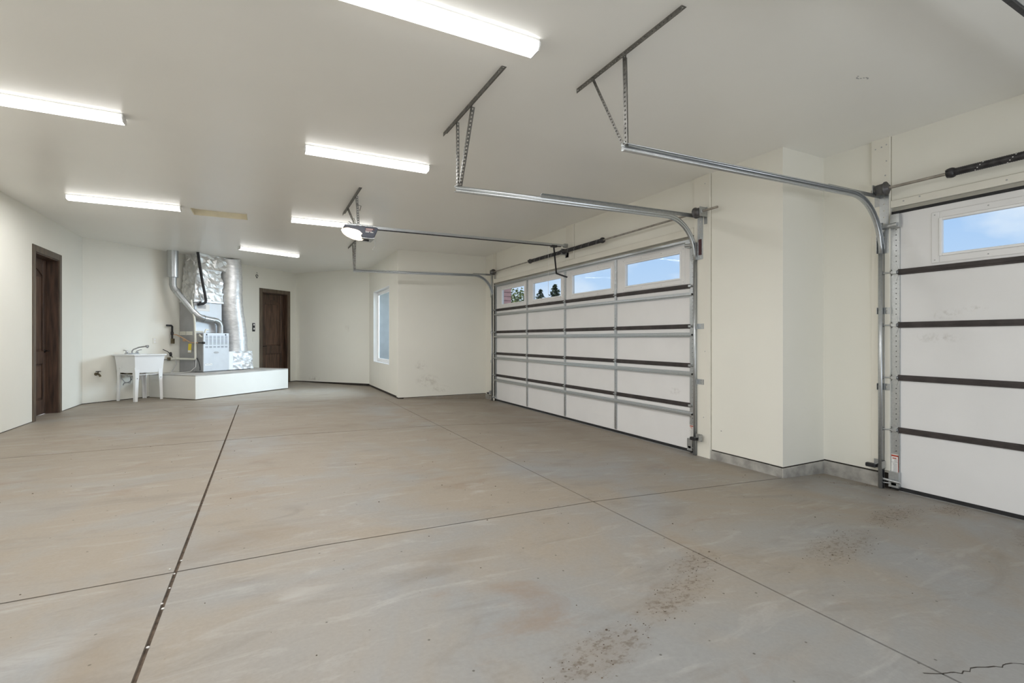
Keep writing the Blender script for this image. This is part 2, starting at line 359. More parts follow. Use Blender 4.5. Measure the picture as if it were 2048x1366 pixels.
def slab(xa, xb, ya, yb):
    m = MB(); br = [xa] + [x for x in (.3, 4.49) if xa < x < xb] + [xb]
    for a, b in zip(br, br[1:]):
        m.hexa([(a, ya, fz(a)-.014), (b, ya, fz(b)-.014), (b, yb, fz(b)-.014), (a, yb, fz(a)-.014)],
               [(a, ya, fz(a)), (b, ya, fz(b)), (b, yb, fz(b)), (a, yb, fz(a))])
    m.build('slab', CONC, floor)
X1, X2, Y1, Y2 = -.40, 2.22, 2.99, 6.62
for xa, xb in ((-3.15, X1-.009), (X1+.008, X2-.0055), (X2+.0055, 5.5)):
    for ya, yb in ((RY-.2, Y1-.006), (Y1+.006, Y2-.009), (Y2+.009, 10.06 if xb < 3 else 10.2)):
        slab(xa, xb, ya, yb)
m = MB(); m.prism([(-3.1, 10.06), (X2-.004, 10.06), (X2+.1, 10.06), (2.55, 10.2), (2.55, 13.2), (.82, 15.2), (-3.1, 11.5)], lambda x, y: (x, y, fz(x)-.014), lambda x, y: (x, y, fz(x)))
m.build('slab', CONC, floor)
# hairline crack near the right foreground
m = MB(); x, y = 2.16, .90; pts = []
while x < 2.95:
    pts.append((x, y)); x += random.uniform(.015, .04); y += random.uniform(-.018, .010)
for (a, b), (c, d) in zip(pts, pts[1:]):
    w = random.uniform(.0012, .003)
    m.hexa([(a, b-w, fz(a)-.002), (c, d-w, fz(c)-.002), (c, d+w, fz(c)-.002), (a, b+w, fz(a)-.002)], [(a, b-w, fz(a)+.0006), (c, d-w, fz(c)+.0006), (c, d+w, fz(c)+.0006), (a, b+w, fz(a)+.0006)])
m.build('crack', GAP, floor)
# dried mud crumbs
m = MB()
for x, y, rx, ry, an in MUD:
    for k in range(int(900 * rx * ry / .05 * .09) + 10):
        r = math.sqrt(random.random()); a = random.uniform(0, 2*PI); u, v = r*rx*math.cos(a), r*ry*math.sin(a)
        px, py = x + u*math.cos(an) - v*math.sin(an), y + u*math.sin(an) + v*math.cos(an)
        s = random.choice([.001, .0015, .002, .0025, .003, .004]); z = fz(px); q = random.uniform(0, PI)
        P4 = [(px + s*random.uniform(.7,1.6)*math.cos(q + k2*PI/2), py + s*math.sin(q + k2*PI/2), z) for k2 in range(4)]
        m.add(P4 + [(px, py, z + s*.7)], [(0,1,4),(1,2,4),(2,3,4),(3,0,4)])
tag(m.build('mud_crumbs', CRUMB), 'scattered dark dried mud crumbs on the concrete floor', 'dirt', kind='stuff')
m = MB()
for k in range(260):
    px, py = random.uniform(-2.6, 5.0), random.uniform(.8, 9.5)
    if px > 4.4 and py > 3: continue
    s = random.choice([.002, .003, .004, .005, .007]); z = fz(px); q = random.uniform(0, PI)
    m.add([(px + s*math.cos(q + j*PI/2), py + s*math.sin(q + j*PI/2), z) for j in range(4)] + [(px, py, z + s*.7)], [(0,1,4),(1,2,4),(2,3,4),(3,0,4)])
tag(m.build('floor_grit', CRUMB), 'loose dark grit specks strewn over the whole floor', 'grit', kind='stuff')
for k, (x, y) in enumerate([(-.392, 3.12), (-.43, 3.03), (-.401, 2.96), (-.398, 2.80), (-.405, 2.65), (-.394, 2.60), (-.396, 2.30), (-.84, 2.12)]):
    m = MB(); s = random.uniform(.0045, .0065)
    m.lathe([(0, -.6), (.6, -.45), (1, 0), (.65, .5), (0, .65)], (0, 0, 0), n=7); m.v = [Vector((x + v.x*s*1.25, y + v.y*s, fz(x) + .004 + v.z*s)) for v in m.v]
    tag(m.build('white_pebble', PEBBLE), 'small white pebble lying along the dark floor joint' if k < 7 else 'single white pebble alone on the floor at lower left', 'pebble', 'white pebbles on the floor')

# ------------------------------------------------------------------ walls
def wall(name, p0, p1, z0, z1, openings=(), th=.14, label=None, m_=None, gapz=0.0):
    """inner face from p0 to p1 with the room on the right-hand side"""
    d = Vector((p1[0]-p0[0], p1[1]-p0[1])); L = d.length; d.normalize(); n = Vector((-d.y, d.x))       # n points outward
    T = lambda s, o, z: (p0[0] + d.x*s + n.x*o, p0[1] + d.y*s + n.y*o, z)
    m = MB(T); cuts = sorted(openings); s = 0
    for (a, b, za, zb) in cuts:
        m.box(s, a, 0, th, z0, z1)
        if zb < z1: m.box(a, b, 0, th, zb, z1)
        if za > z0: m.box(a, b, 0, th, z0, za)
        s = b
    m.box(s, L, 0, th, z0, z1)
    o = tag(m.build(name, m_ or WALL), kind='structure', label=label)
    if gapz is not None:
        g = MB(T); s = 0
        for (a, b, za, zb) in cuts:
            if za <= z0 + .02: g.box(s, a, .012, th-.01, z0-.25, z0+.01); s = b
        g.box(s, L, .012, th-.01, z0-.25, z0+.01); g.build('sill_gap', GAP, o)
    return o, T
PW = (-2.945, 11.455); QW = (.82, 15.05)
Lw = math.hypot(QW[0]-PW[0], QW[1]-PW[1]); U = ((QW[0]-PW[0])/Lw, (QW[1]-PW[1])/Lw); NN = (U[1], -U[0])
A45 = math.atan2(U[1], U[0])
def w45(u, n, z): return (PW[0] + U[0]*u + NN[0]*n, PW[1] + U[1]*u + NN[1]*n, z)

# left wall runs along +y at x=-2.95 (outward is -x), door opening 9.40..10.32
XL = -2.947
wall('wall_left', (XL, RY), (XL, 11.62), .010, H, [(9.40-RY, 10.32-RY, 0, 2.46)], label='smooth cream painted left wall')
wall('wall_back', PW, (QW[0]+U[0]*.12, QW[1]+U[1]*.12), .010, H, [(4.03, 4.885, 0, 2.42)], label='long diagonal cream back wall behind sink and furnace')
wall('wall_far', QW, (2.485+.078, 13.11-.0908), .010, H, label='far diagonal cream wall beside the window wall')
wall('wall_window', (2.485, 13.11), (2.485, 10.0465), -.004, H, [(13.11-12.57, 13.11-10.84, .61, 2.385)], label='cream wall with the tall white window')
wall('wall_recess', (2.4865, 10.045), (4.60, 10.045), -.030, H, label='cream return wall left of the wide garage door')
wall('wall_right', (4.475, 10.045), (4.475, 2.9915), -.05, H, [(10.045-9.60, 10.045-4.07, -.5, 2.41)], label='cream wall around the wide garage door')
wall('wall_pillar', (4.4765, 2.99), (5.25, 2.99), -.052, H, label='short cream return wall between the two garage doors')
wall('wall_right_near', (5.135, 2.99), (5.135, RY), -.045, H, [(2.99-2.40, 2.99+.42, -.6, 2.40)], label='cream wall around the narrow garage door')
wall('wall_rear', (5.135, RY), (XL, RY), .0, H, [(.9, 7.3, -.5, 2.3)], label='cream wall behind the camera')  # unseen open bay added here to let the fill lamp shine in
# concrete curb under the right-hand walls
cb = MB()
cb.box(4.466, 4.60, 3.0, 4.0, -.32, -.064); cb.box(4.466, 5.135, 2.978, 3.0, -.32, -.064); cb.box(5.122, 5.25, 2.45, 2.99, -.35, -.060)
cb.box(4.464, 4.60, 9.62, 10.034, -.30, -.060); 
cb = tag(cb.build('trim_1', CURB, bevel=.004), kind='structure', label='low concrete curb at the foot of the right walls')
tag(MB().box(2.60, 4.60, 10.034, 10.12, -.30, -.040).build('trim_10', CONC), kind='structure', label='low concrete footing under the return wall')
# ceiling with the recessed hatch
cl = MB(); hx0, hx1, hy0, hy1 = -.93, -.22, 8.21, 8.65
for b in ((-3.2, hx0, RY-.2, 10.2), (hx0, hx1, RY-.2, hy0), (hx0, hx1, hy1, 10.2), (hx1, 5.35, RY-.2, 10.2), (-3.2, 2.66, 10.2, 15.3)):
    cl.box(b[0], b[1], b[2], b[3], H, H+.2)
ceil = tag(cl.build('ceiling', CEIL), kind='structure', label='smooth beige semi-gloss ceiling')
h = MB(); h.box(hx0, hx0+.012, hy0, hy1, H+.002, H+.1); h.box(hx1-.012, hx1, hy0, hy1, H+.002, H+.1); h.box(hx0, hx1, hy1-.012, hy1, H+.002, H+.1); h.box(hx0, hx1, hy0, hy0+.012, H+.002, H+.1)
h.build('hatch_lining', HATCH, ceil)
MB().box(hx0, hx1, hy0, hy1, H+.085, H+.11).build('hatch_panel', CEIL, ceil)
m = MB()
for k in range(9):
    a = k*.7; m.box(3.76+.012*k-.02, 3.76+.012*k-.005, 1.94+.01*math.sin(a)*2, 1.948+.01*math.sin(a)*2, H-.0006, H)
m.build('scuff', GREY, ceil)
# board pads and header boards round the doors
def trim(n, boxes, label, m_=BOARD):
    m = MB()
    for b in boxes: m.box(*b)
    return tag(m.build('trim_%d' % n, m_, bevel=.002), kind='structure', label=label)
trim(2, [(4.452, 4.50, 3.835, 4.06, -.155, H)], 'vertical painted board at the right jamb of the wide door')
trim(3, [(4.458, 4.50, 9.60, 9.70, -.15, 2.41), (4.462, 4.50, 9.49, 9.62, 2.41, H)], 'vertical painted board at the left jamb of the wide door')
trim(4, [(4.458, 4.50, 4.07, 9.60, 2.40, 2.485)], 'horizontal painted header board over the wide door')
trim(5, [(4.450, 4.476, 6.53, 6.74, 2.486, H)], 'vertical painted pad carrying the spring bracket of the wide door')
trim(6, [(5.108, 5.14, 2.385, 2.535, -.02, H)], 'vertical painted board at the left jamb of the narrow door')
trim(7, [(5.118, 5.14, -.42, 2.383, 2.39, 2.455)], 'horizontal painted header board over the narrow door')

SEAM = mat('seam_shade', (.42, .385, .30), .8, var=.2, scale=20)  # dark beige strips paint the shade in the seams between boards
def seam(n, boxes, label):
    o = thing('trim_%d' % n, label, None, (boxes[0][0], boxes[0][2], boxes[0][4]), kind='structure')
    for b in boxes: MB().box(*b).build('shadow_line', SEAM, o)
seam(11, [(4.4735, 4.476, 4.07, 9.49, 2.486, 2.490), (4.4735, 4.476, 9.486, 9.490, 2.49, H), (4.4735, 4.476, 6.525, 6.529, 2.49, H), (4.4735, 4.476, 6.741, 6.745, 2.49, H), (4.4735, 4.476, 3.829, 3.834, -.05, H)], 'fine shadow lines between the boards around the wide door')
seam(12, [(5.1335, 5.136, -.42, 2.383, 2.456, 2.460), (5.1335, 5.136, 2.380, 2.3845, 2.39, H), (5.1335, 5.136, 2.536, 2.540, -.02, H)], 'fine shadow lines between the boards around the narrow door')
nh = MB()
for x, y, z in [(5.107, 2.41, 2.98), (5.107, 2.45, 2.97), (5.107, 2.50, 2.965), (5.107, 2.41, 2.83), (5.107, 2.42, 2.70), (5.117, 2.28, 2.43), (5.117, 2.16, 2.44), (5.117, 1.6, 2.42), (5.117, 1.45, 2.43), (4.451, 3.90, 2.95), (4.451, 3.90, 1.05), (4.451, 3.92, .3), (4.474, 3.70, .18)]:
    nh.lathe([(0, -.0012), (.006, -.0012), (.006, .001)], (x, y, z), 'x', 8)
tag(nh.build('nail_heads', GREY), 'small dark nail heads dotting the painted boards by the doors', 'nails', kind='stuff')

# ------------------------------------------------------------------ man doors
def man_door(n, T, s0, s1, zt, depth, hinge_side, handle_s, label, arch=True):
    """T(s, o, z): s along the wall, o outward"""
    P0 = T((s0+s1)/2, 0, 0)
    d = thing('door_%d' % n, label, None, P0, 0, kind='structure')
    c = .095
    for b in ((s0-c, s0, -.014, .02, 0, zt+c), (s1, s1+c, -.014, .02, 0, zt+c), (s0, s1, -.014, .02, zt, zt+c)):
        MB(T).box(*b).build('casing', WOODT, d, bevel=.003)
    for b in ((s0, s0+.02, .0, depth+.05, 0, zt), (s1-.02, s1, .0, depth+.05, 0, zt), (s0+.02, s1-.02, .0, depth+.05, zt-.02, zt)):
        MB(T).box(*b).build('jamb', WOOD, d)
    a, b = s0+.023, s1-.023; zt2 = zt-.024
    MB(T).box(a, b, depth+.014, depth+.05, .012, zt2).build('slab', WOOD, d)
    st = .125
    for q in ((a, a+st, .012, zt2), (b-st, b, .012, zt2), (a+st, b-st, .012, .24), (a+st, b-st, .80, 1.0)):
        MB(T).box(q[0], q[1], depth-.006, depth+.016, q[2], q[3]).build('rail', WOOD, d, bevel=.005)
    w = b-a-2*st; k = 12; zr = zt2-.17 if not arch else zt2-.25
    poly = [(a+st, zt2), (a+st, zr)] + [(a+st + w*i/k, zr + (.10*math.sin(PI*i/k) if arch else 0)) for i in range(1, k)] + [(b-st, zr), (b-st, zt2)]
    MB(T).prism(poly, lambda s, z: (s, depth, z), lambda s, z: (s, depth+.016, z)).build('arched_rail', WOOD, d)
    for z0, z1 in ((.27, .77), (1.03, zr-.03)):
        MB(T).box(a+st+.035, b-st-.035, depth+.004, depth+.02, z0, z1).build('panel', WOODP, d, bevel=.006)
    hd = MB(T); hs = handle_s
    hd.lathe([(.0, -.008), (.032, -.008), (.032, .004), (.0, .004)], (hs, depth-.004, 1.0), 'y', 16)
    hd.tube([(hs, depth, 1.0), (hs, depth-.055, 1.0), (hs + (.10 if hs < (s0+s1)/2 else -.10), depth-.06, 1.005)], .010, 8)
    hd.build('handle', BRONZE, d)
    return d
dl = lambda s, o, z: (XL - o, s, z)
man_door(1, dl, 9.40, 10.32, 2.46, .15, 0, 10.235, 'dark stained wooden door with arched panel in the left wall')
d45 = lambda s, o, z: w45(s, -o, z)
man_door(2, d45, 4.03, 4.885, 2.42, .10, 0, 4.11, 'dark knotty wooden door partly hidden behind the white platform')

# ------------------------------------------------------------------ window
wd = thing('window_1', 'tall white window set deep in the cream side wall', None, (2.485, 11.705, .61), 0, kind='structure')
y0, y1, z0, z1 = 10.84, 12.57, .61, 2.385
for b in ((2.483, 2.63, y0, y1, z0, z0+.018), (2.483, 2.63, y0, y1, z1-.018, z1), (2.483, 2.63, y0, y0+.018, z0, z1), (2.483, 2.63, y1-.018, y1, z0, z1)):
    MB().box(*b).build('reveal', VINYL, wd)
def ring(m, x0, x1, ya, yb, za, zb, w):
    m.box(x0, x1, ya, ya+w, za, zb).box(x0, x1, yb-w, yb, za, zb).box(x0, x1, ya+w, yb-w, za, za+w).box(x0, x1, ya+w, yb-w, zb-w, zb); return m
ring(MB(), 2.572, 2.615, y0+.018, y1-.018, z0+.018, z1-.018, .05).build('frame', VINYL, wd, bevel=.003)
s_ = ring(MB(), 2.585, 2.607, y0+.06, y1-.06, z0+.06, z1-.06, .042).build('sash', VINYL, wd, bevel=.002)
MB().box(2.594, 2.598, y0+.10, y1-.10, z0+.10, z1-.10).build('pane', GLASS, s_)

# ------------------------------------------------------------------ garage doors
def hat(m, x, y0, y1, z, h=.015, d=.040):
    prof = [(0, h+.012), (0, h*.72), (-d, h*.58), (-d, -h*.58), (0, -h*.72), (0, -h-.012)]
    m.sheet([[(x+px, y, z+pz) for px, pz in prof] for y in (y0, y1)]); return m
def hinge(m, x, y, z, w=.05):
    m.prism([(-w*.3,.012),(w*.3,.012),(w*.5,.03),(w*.25,.075),(-w*.25,.075),(-w*.5,.03)], lambda a, b: (x, y+a, z+b), lambda a, b: (x-.006, y+a, z+b))
    m.prism([(-w*.3,-.012),(w*.3,-.012),(w*.5,-.03),(w*.25,-.075),(-w*.25,-.075),(-w*.5,-.03)], lambda a, b: (x, y+a, z+b), lambda a, b: (x-.006, y+a, z+b))
    m.tube([(x-.012, y-w*.55, z), (x-.012, y+w*.55, z)], .010, 8); return m
def garage_door(name, label, X, ya, yb, zs, stiles, wins, wz, strut, seal_top, group=None):
    d = thing(name, label, 'garage door', (X+.02, (ya+yb)/2, zs[0]), 0, group)
    for i, (z0, z1) in enumerate(zip(zs, zs[1:])):
        m = MB(); top = i == len(zs)-2; za, zb = z0+.004, z1-.004
        if top and wins:
            m.box(X, X+.045, ya, yb, za, wz[0]).box(X, X+.045, ya, yb, wz[1], zb)
            e = ya
            for a, b in wins: m.box(X, X+.045, e, a, wz[0], wz[1]); e = b
            m.box(X, X+.045, e, yb, wz[0], wz[1])
        else: m.box(X, X+.045, ya, yb, za, zb)
        s = m.build('section', DOORW, d)
        if not top:
            m = MB()
            for a, b in zip(stiles, stiles[1:]):
                m.box(X-.010, X+.004, a+.024, b-.024, z1-.026, z1+.026).box(X-.016, X, a+.024, b-.024, z1-.007, z1+.004)
            m.build('meeting_rail', JOINT, s)
        for k, y in enumerate(stiles):
            end = k in (0, len(stiles)-1); w = .068 if end else .044
            m = MB(); m.mat(1).box(X-.004, X+.002, y-w/2+.002, y+w/2-.002, z0+.03, z1-.03)
            m.mat(0).perf((X-.012, y-w/2, z0+.028), (X-.012, y-w/2, z1-.028), (0, 1, 0), w, .003, .046, .005, .38 if end else .5)
            m.box(X-.012, X, y-w/2-.002, y-w/2, z0+.028, z1-.028).box(X-.012, X, y+w/2, y+w/2+.002, z0+.028, z1-.028)
            m.build('stile', [GALVL, SLOT], s)
            if not top: hinge(MB(), X-.012, y, z1, .052).build('hinge', GALVL, s)
        if strut and (not top):
            hat(MB(), X-.013, ya+.01, yb-.01, z1-.10).build('strut', GALVL, s, solid=.002)
        if strut and top:
            hat(MB(), X-.013, ya+.01, yb-.01, z1-.032).build('strut', GALVL, s, solid=.002)
        if top:
            for a, b in wins:
                f = MB(); ring(f, X-.016, X+.02, a-.0, b+.0, wz[0], wz[1], .022)
                f = f.build('window_bezel', VINYL, s, bevel=.004)
                g = MB(); ring(g, X-.008, X+.006, a-.055, b+.055, wz[0]-.055, wz[1]+.055, .056); g.build('window_surround', DOORW, s, bevel=.004)
                sc = MB()
                for q in range(4):
                    yy = a-.03 + (b-a+.06)*q/3
                    for zz in (wz[0]-.03, wz[1]+.03): sc.lathe([(0,-.010),(.005,-.010),(.005,-.007)], (X, yy, zz), 'x', 8)
                tag(sc.build('screw', GREY, s), kind='stuff')
                MB().box(X+.020, X+.025, a+.01, b-.01, wz[0]+.01, wz[1]-.01).build('pane', GLASS, s)
        if i == 0:
            m = MB(); m.box(X-.006, X+.05, ya, yb, z0-.020, z0+.012); m.build('bottom_seal', RUBBER, s)
            MB().box(X-.010, X+.02, ya+.06, yb-.06, z0-.034, z0-.020).build('seal_retainer', GALV, s)
        if top and seal_top: MB().box(X-.004, X+.02, ya, yb, z1-.004, z1+.022).build('top_seal', RUBBER, s)
    return d
ZB = [-.125, .407, .878, 1.34, 1.815, 2.375]
bigd = garage_door('garage_door', 'wide white sectional garage door with four windows and steel struts', 4.50, 4.085, 9.575, ZB,
    [4.118, 5.515, 6.83, 8.14, 9.545], [(4.29, 5.32), (5.60, 6.63), (6.93, 7.93), (8.235, 9.26)], (1.905, 2.245), True, False)
ZS = [-.165, .362, .838, 1.317, 1.797, 2.335]
smd = garage_door('garage_door', 'narrower white sectional garage door with dark joints at right edge', 5.145, -.40, 2.385, ZS,
    [-.365, 2.385-.034], [(.02, 1.02), (1.05, 2.03)], (1.898, 2.225), False, True)
# outer stops behind the doors, added unseen to block light leaks
trim(8, [(4.552, 4.62, 4.0, 4.13, -.3, 2.5), (4.552, 4.62, 9.53, 9.68, -.3, 2.5), (4.552, 4.62, 4.13, 9.53, 2.33, 2.5)], 'added stop blocking light leaks outside the wide door', BOARD)
trim(9, [(5.197, 5.27, 2.34, 2.5, -.35, 2.5), (5.197, 5.27, -.5, -.36, -.35, 2.5), (5.197, 5.27, -.36, 2.34, 2.30, 2.5)], 'added stop blocking light leaks outside the narrow door', BOARD)
# warning labels on the stiles
def warn(parent, X, y, z, w, hh):
    m = MB(); m.mat(0).box(X-.001, X, y-w/2, y+w/2, z-hh/2, z+hh/2)
    m.mat(1).box(X-.0016, X, y-w/2, y+w/2, z+hh*.40, z+hh*.47); m.box(X-.0016, X, y-w/2, y-w/2+.004, z-hh/2, z+hh*.47); m.box(X-.0016, X, y-w*.22, y+w*.35, z+hh*.30, z+hh*.34)
    m.mat(2).box(X-.0016, X, y-w/2, y+w/2, z+hh*.135, z+hh*.155)
    for k in range(13): m.box(X-.0016, X, y-w*.33, y+w*.33*random.uniform(.5, 1), z+hh*(.08-.036*k), z+hh*(.097-.036*k))
    for k in range(4): m.box(X-.0016, X, y-w*.33, y+w*.1*random.uniform(.5, 1), z+hh*(.27-.034*k), z+hh*(.287-.034*k))
    m.build('warning_label', [PAPER, RED, GREY], parent)
warn([c for c in smd.children if c.name.startswith('section')][0], 5.145-.0155, 2.352, .035, .056, .205)
warn([c for c in bigd.children if c.name.startswith('section')][0], 4.50-.0155, 4.122, .09, .056, .17)

# ------------------------------------------------------------------ tracks
def track_path(xv, zb, zc, xh, zh, zend, rad):
    pts = [(xv, zb), (xv, zc)]; 
    zt = zh
    for k in range(1, 11):
        a = PI/2*k/10; pts.append((xv - rad*(1-math.cos(a)), zc + (zt - zc)*math.sin(a)))
    pts.append((xh, zend)); return pts
def track(name, label, y, sb, xv, zb, zc, xh, zh, zend, rad, brz, xw, ang0, bd=-1):
    t_ = thing(name, label, 'door track', (xv, y, zb), 0)
    P = track_path(xv, zb, zc, xh, zh, zend, rad)
    prof = [(-.015, .031), (-.023, .030), (-.027, .023), (-.0265, .006), (-.0225, .0), (-.008, -.0005), (-.004, .003), (.004, .003), (.008, -.0005), (.0225, .0), (.0265, .006), (.027, .023), (.023, .030), (.016, .031)]
    def sweep(P):
        rows = []
        for i, (x, z) in enumerate(P):
            a = P[max(0, i-1)]; b = P[min(len(P)-1, i+1)]; tx, tz = b[0]-a[0], b[1]-a[1]; l = math.hypot(tx, tz); nx, nz = tz/l, -tx/l
            rows.append([(x + nx*pa, y + sb*pb, z + nz*pa) for pa, pb in prof])
        return rows
    MB().sheet(sweep(P[:2]), True).build('vertical_rail', GALVL, t_, solid=.0022)
    MB().sheet(sweep(P[1:]), True).build('curved_rail', GALVL, t_, solid=.0022)
    # stiffening angle along the top that runs on to the wall
    m = MB(); za = zh + .012
    x0 = ang0; z0 = zend + (zh - zend)*(x0 - xh)/max(.01, (xv - rad - xh)) + .03
    m.bar((x0, y - sb*.004, z0), (xw-.005, y - sb*.004, zh+.035), .003, .034); m.bar((x0, y - sb*.018, z0+.017), (xw-.005, y - sb*.018, zh+.052), .03, .003)
    m.build('top_angle', GALV, t_)
    # flag bracket at the bend
    m = MB(); m.perf((xw-.004, y - sb*.01, zc+.0), (xw-.004, y - sb*.01, zh+.05), (0, bd*sb, 0), .075, .004, .055, .007)
    m.perf((xw-.004, y - sb*.012, zc+.0), (xw-.004, y - sb*.012, zc+.20), (-1, 0, 0), xw-xv+.03, .004, .055, .007)
    m.build('flag_bracket', GALVL, t_)
    for z in brz:
        m = MB(); m.perf((xw-.004, y - sb*.012, z-.03), (xw-.004, y - sb*.012, z+.03), (0, bd*sb, 0), .085, .004, .03, .006, .7)
        m.perf((xw-.004, y - sb*.014, z-.03), (xw-.004, y - sb*.014, z+.03), (-1, 0, 0), xw-xv+.02, .004, .03, .006)
        m.build('jamb_bracket', GALVL, t_)
    m = MB()
    for k in range(14):
        z = zb+.1 + k*(zc-zb-.2)/13; m.lathe([(0, -.0016), (.0035, -.0016), (.0035, .0016), (0, .0016)], (xv+.014, y - sb*.0012, z), 'y', 8)
    tag(m.build('rivet', SLOT, t_), kind='stuff')
    return t_
TNR = track('door_track', 'near steel track of the wide garage door curving into the room', 4.012, 1, 4.445, -.155, 2.10, 1.50, 2.565, 2.51, .44, (.70, 1.335), 4.452, 2.36)
MB().box(4.443, 4.4475, 3.945, 3.985, 2.15, 2.33).build('warning_decal', MAROON, TNR)
track('door_track', 'far steel track of the wide garage door along the return wall', 9.635, -1, 4.445, -.15, 2.10, 1.52, 2.555, 2.495, .44, (.70, 1.335), 4.458, 4.0)
track('door_track', 'steel track of the narrow garage door curving toward the camera', 2.455, -1, 5.085, -.195, 1.98, 2.045, 2.475, 2.42, .46, (.75, 1.45), 5.108, 4.3, 1)
# rollers and hinge carriers belong to the doors
def rollers(d, X, y, yt, zs, xv, r=.022):
    for z in zs:
        m = MB(); m.tube([(X-.03, y, z), (xv, yt, z)], .0055, 8); m.lathe([(0, -.009), (r, -.009), (r, .009), (0, .009)], (xv, yt, z), 'y', 16)
        m.box(X-.045, X, y-.02, y+.02, z-.012, z+.012); m.build('roller', GALVL, d)
rollers(bigd, 4.50, 4.13, 4.026, ZB[1:5] + [-.08, 2.27], 4.445); rollers(bigd, 4.50, 9.53, 9.62, ZB[1:5] + [-.08], 4.445)
rollers(smd, 5.145, 2.35, 2.442, ZS[1:5] + [-.13, 2.24], 5.085)
m = MB(); m.box(5.085, 5.130, 2.30, 2.372, 2.20, 2.32); m.tube([(5.075, 2.31, 2.225), (5.085, 2.44, 2.215)], .02, 10); m.build('top_roller_carrier', GALVL, smd)
m = MB(); m.box(4.43, 4.49, 4.09, 4.17, 2.26, 2.33); m.tube([(4.43, 4.17, 2.29), (4.44, 4.02, 2.28)], .02, 10); m.build('top_roller_carrier', GALVL, bigd)
m = MB(); m.box(5.100, 5.142, 2.31, 2.39, -.16, -.02); m.tube([(5.07, 2.28, -.10), (5.085, 2.45, -.095)], .011, 10); m.build('bottom_corner_bracket', GALVL, smd)
m = MB(); m.box(4.455, 4.498, 4.09, 4.165, -.12, .02); m.build('bottom_corner_bracket', GALVL, bigd)

# ------------------------------------------------------------------ torsion springs
def spring_set(name, label, X, z, ya, yb, springs, drums, cbr, wallx, dirs):
    t_ = thing(name, label, 'spring', (X, (ya+yb)/2, z), 0)
    MB().tube([(X, ya, z), (X, yb, z)], .0125, 14).build('shaft', SHAFT, t_)
    for a, b in springs:
        prof = []; n = int(abs(b-a)/.013); r = .031
        for k in range(n+1):
            prof += [(r-.0028, a + (b-a)*k/n), (r, a + (b-a)*(k+.5)/n)] if k < n else [(r-.0028, b)]
        s = MB().lathe([(.013, a)] + prof + [(.013, b)], (X, 0, z), 'y', 16).build('spring', DARKM, t_)
        m = MB(); k = 0; L = abs(b-a); q = 0
        while q < L:
            an = q/.19*2*PI
            if (k % 2) == 0:
                c, sn = math.cos(an), math.sin(an); y = min(a, b) + q; e = .0318
                m.bar((X + c*e, y-.003, z + sn*e), (X + c*e, y+.004, z + sn*e), .006, .0016, (c, 0, sn))
            q += .0085; k += 1
        m.build('paint_stripe', PAPER, s)
        for y, q in ((a, 1), (b, -1)):
            q = q if b > a else -q
            m = MB(); m.lathe([(.014, -.03*q), (.036, -.03*q), (.041, -.008*q), (.041, .006*q), (.034, .022*q), (.014, .022*q)], (X, y, z), 'y', 16)
            m.tube([(X-.05, y - .02*q, z+.012), (X+.03, y - .02*q, z+.012)], .006, 6); m.build('spring_cone', DARKM, t_)
    for y, q in drums:
        m = MB(); m.lathe([(.014, -.045*q), (.047, -.045*q), (.050, .0), (.053, .022*q), (.062, .024*q), (.062, .032*q), (.03, .034*q), (.03, .055*q), (.014, .055*q)], (X, y, z), 'y', 26); m.build('cable_drum', DRUM, t_)
        m = MB(); yy = y + .075*q*0 + (-.062*q)
        m.box(X-.04, wallx, yy-.003, yy+.003, z-.055, z+.05); m.box(wallx-.005, wallx, yy-.045*(-q) if q > 0 else yy, yy+.0 if q > 0 else yy+.045, z-.13, z+.06)
        m.lathe([(.013, -.012), (.026, -.012), (.026, .012), (.013, .012)], (X, yy, z), 'y', 16); m.build('end_bearing_plate', GALV, t_)
    if cbr is not None:
        m = MB(); m.box(X-.035, wallx, cbr-.004, cbr+.004, z-.05, z+.05); m.box(wallx-.006, wallx, cbr-.05, cbr+.05, z-.09, z+.06); m.build('center_bracket', GALV, t_)
    return t_
spring_set('torsion_spring', 'long torsion spring shaft above the wide garage door', 4.37, 2.62, 3.66, 9.50, [(7.80, 6.74), (6.68, 5.67)], [(9.44, -1), (3.93, 1)], 6.71, 4.456, 1)
spring_set('torsion_spring', 'black torsion spring on a shaft above the narrow garage door', 5.02, 2.553, -.45, 2.49, [(1.90, 1.05), (.95, .1)], [(2.40, -1)], 1.0, 5.112, 1)

# ------------------------------------------------------------------ hangers of slotted angle
def hanger(name, label, bar0, bar1, ups, da=(1, 0, 0)):
    t_ = thing(name, label, 'bracket', tuple((Vector(bar0)+Vector(bar1))/2), 0)
    MB().angle(bar0, bar1, da, (0, 0, -1), .034).build('ceiling_bar', IRON, t_)
    for k, (a, b, dx, dy, w) in enumerate(ups):
        MB().angle(a, b, dx, dy, w).build('upright' if k == 0 else 'brace', IRON, t_)
    return t_
hanger('track_hanger', 'slotted steel hanger holding the near track of the wide door', (1.445, 2.97, H), (1.445, 4.18, H),
    [((1.468, 3.585, H-.01), (1.515, 3.985, 2.53), (1, 0, 0), (0, -1, 0), .034), ((1.462, 3.90, H-.01), (1.505, 4.005, 2.53), (1, 0, 0), (0, -1, 0), .026)])
hanger('track_hanger', 'slotted steel hanger nearest the camera holding the narrow door track', (2.075, 1.975, H), (2.075, 2.995, H),
    [((2.095, 2.50, H-.01), (2.055, 2.44, 2.43), (1, 0, 0), (0, -1, 0), .034), ((2.10, 2.835, H-.012), (2.06, 2.47, 2.44), (1, 0, 0), (0, -1, 0), .024)])
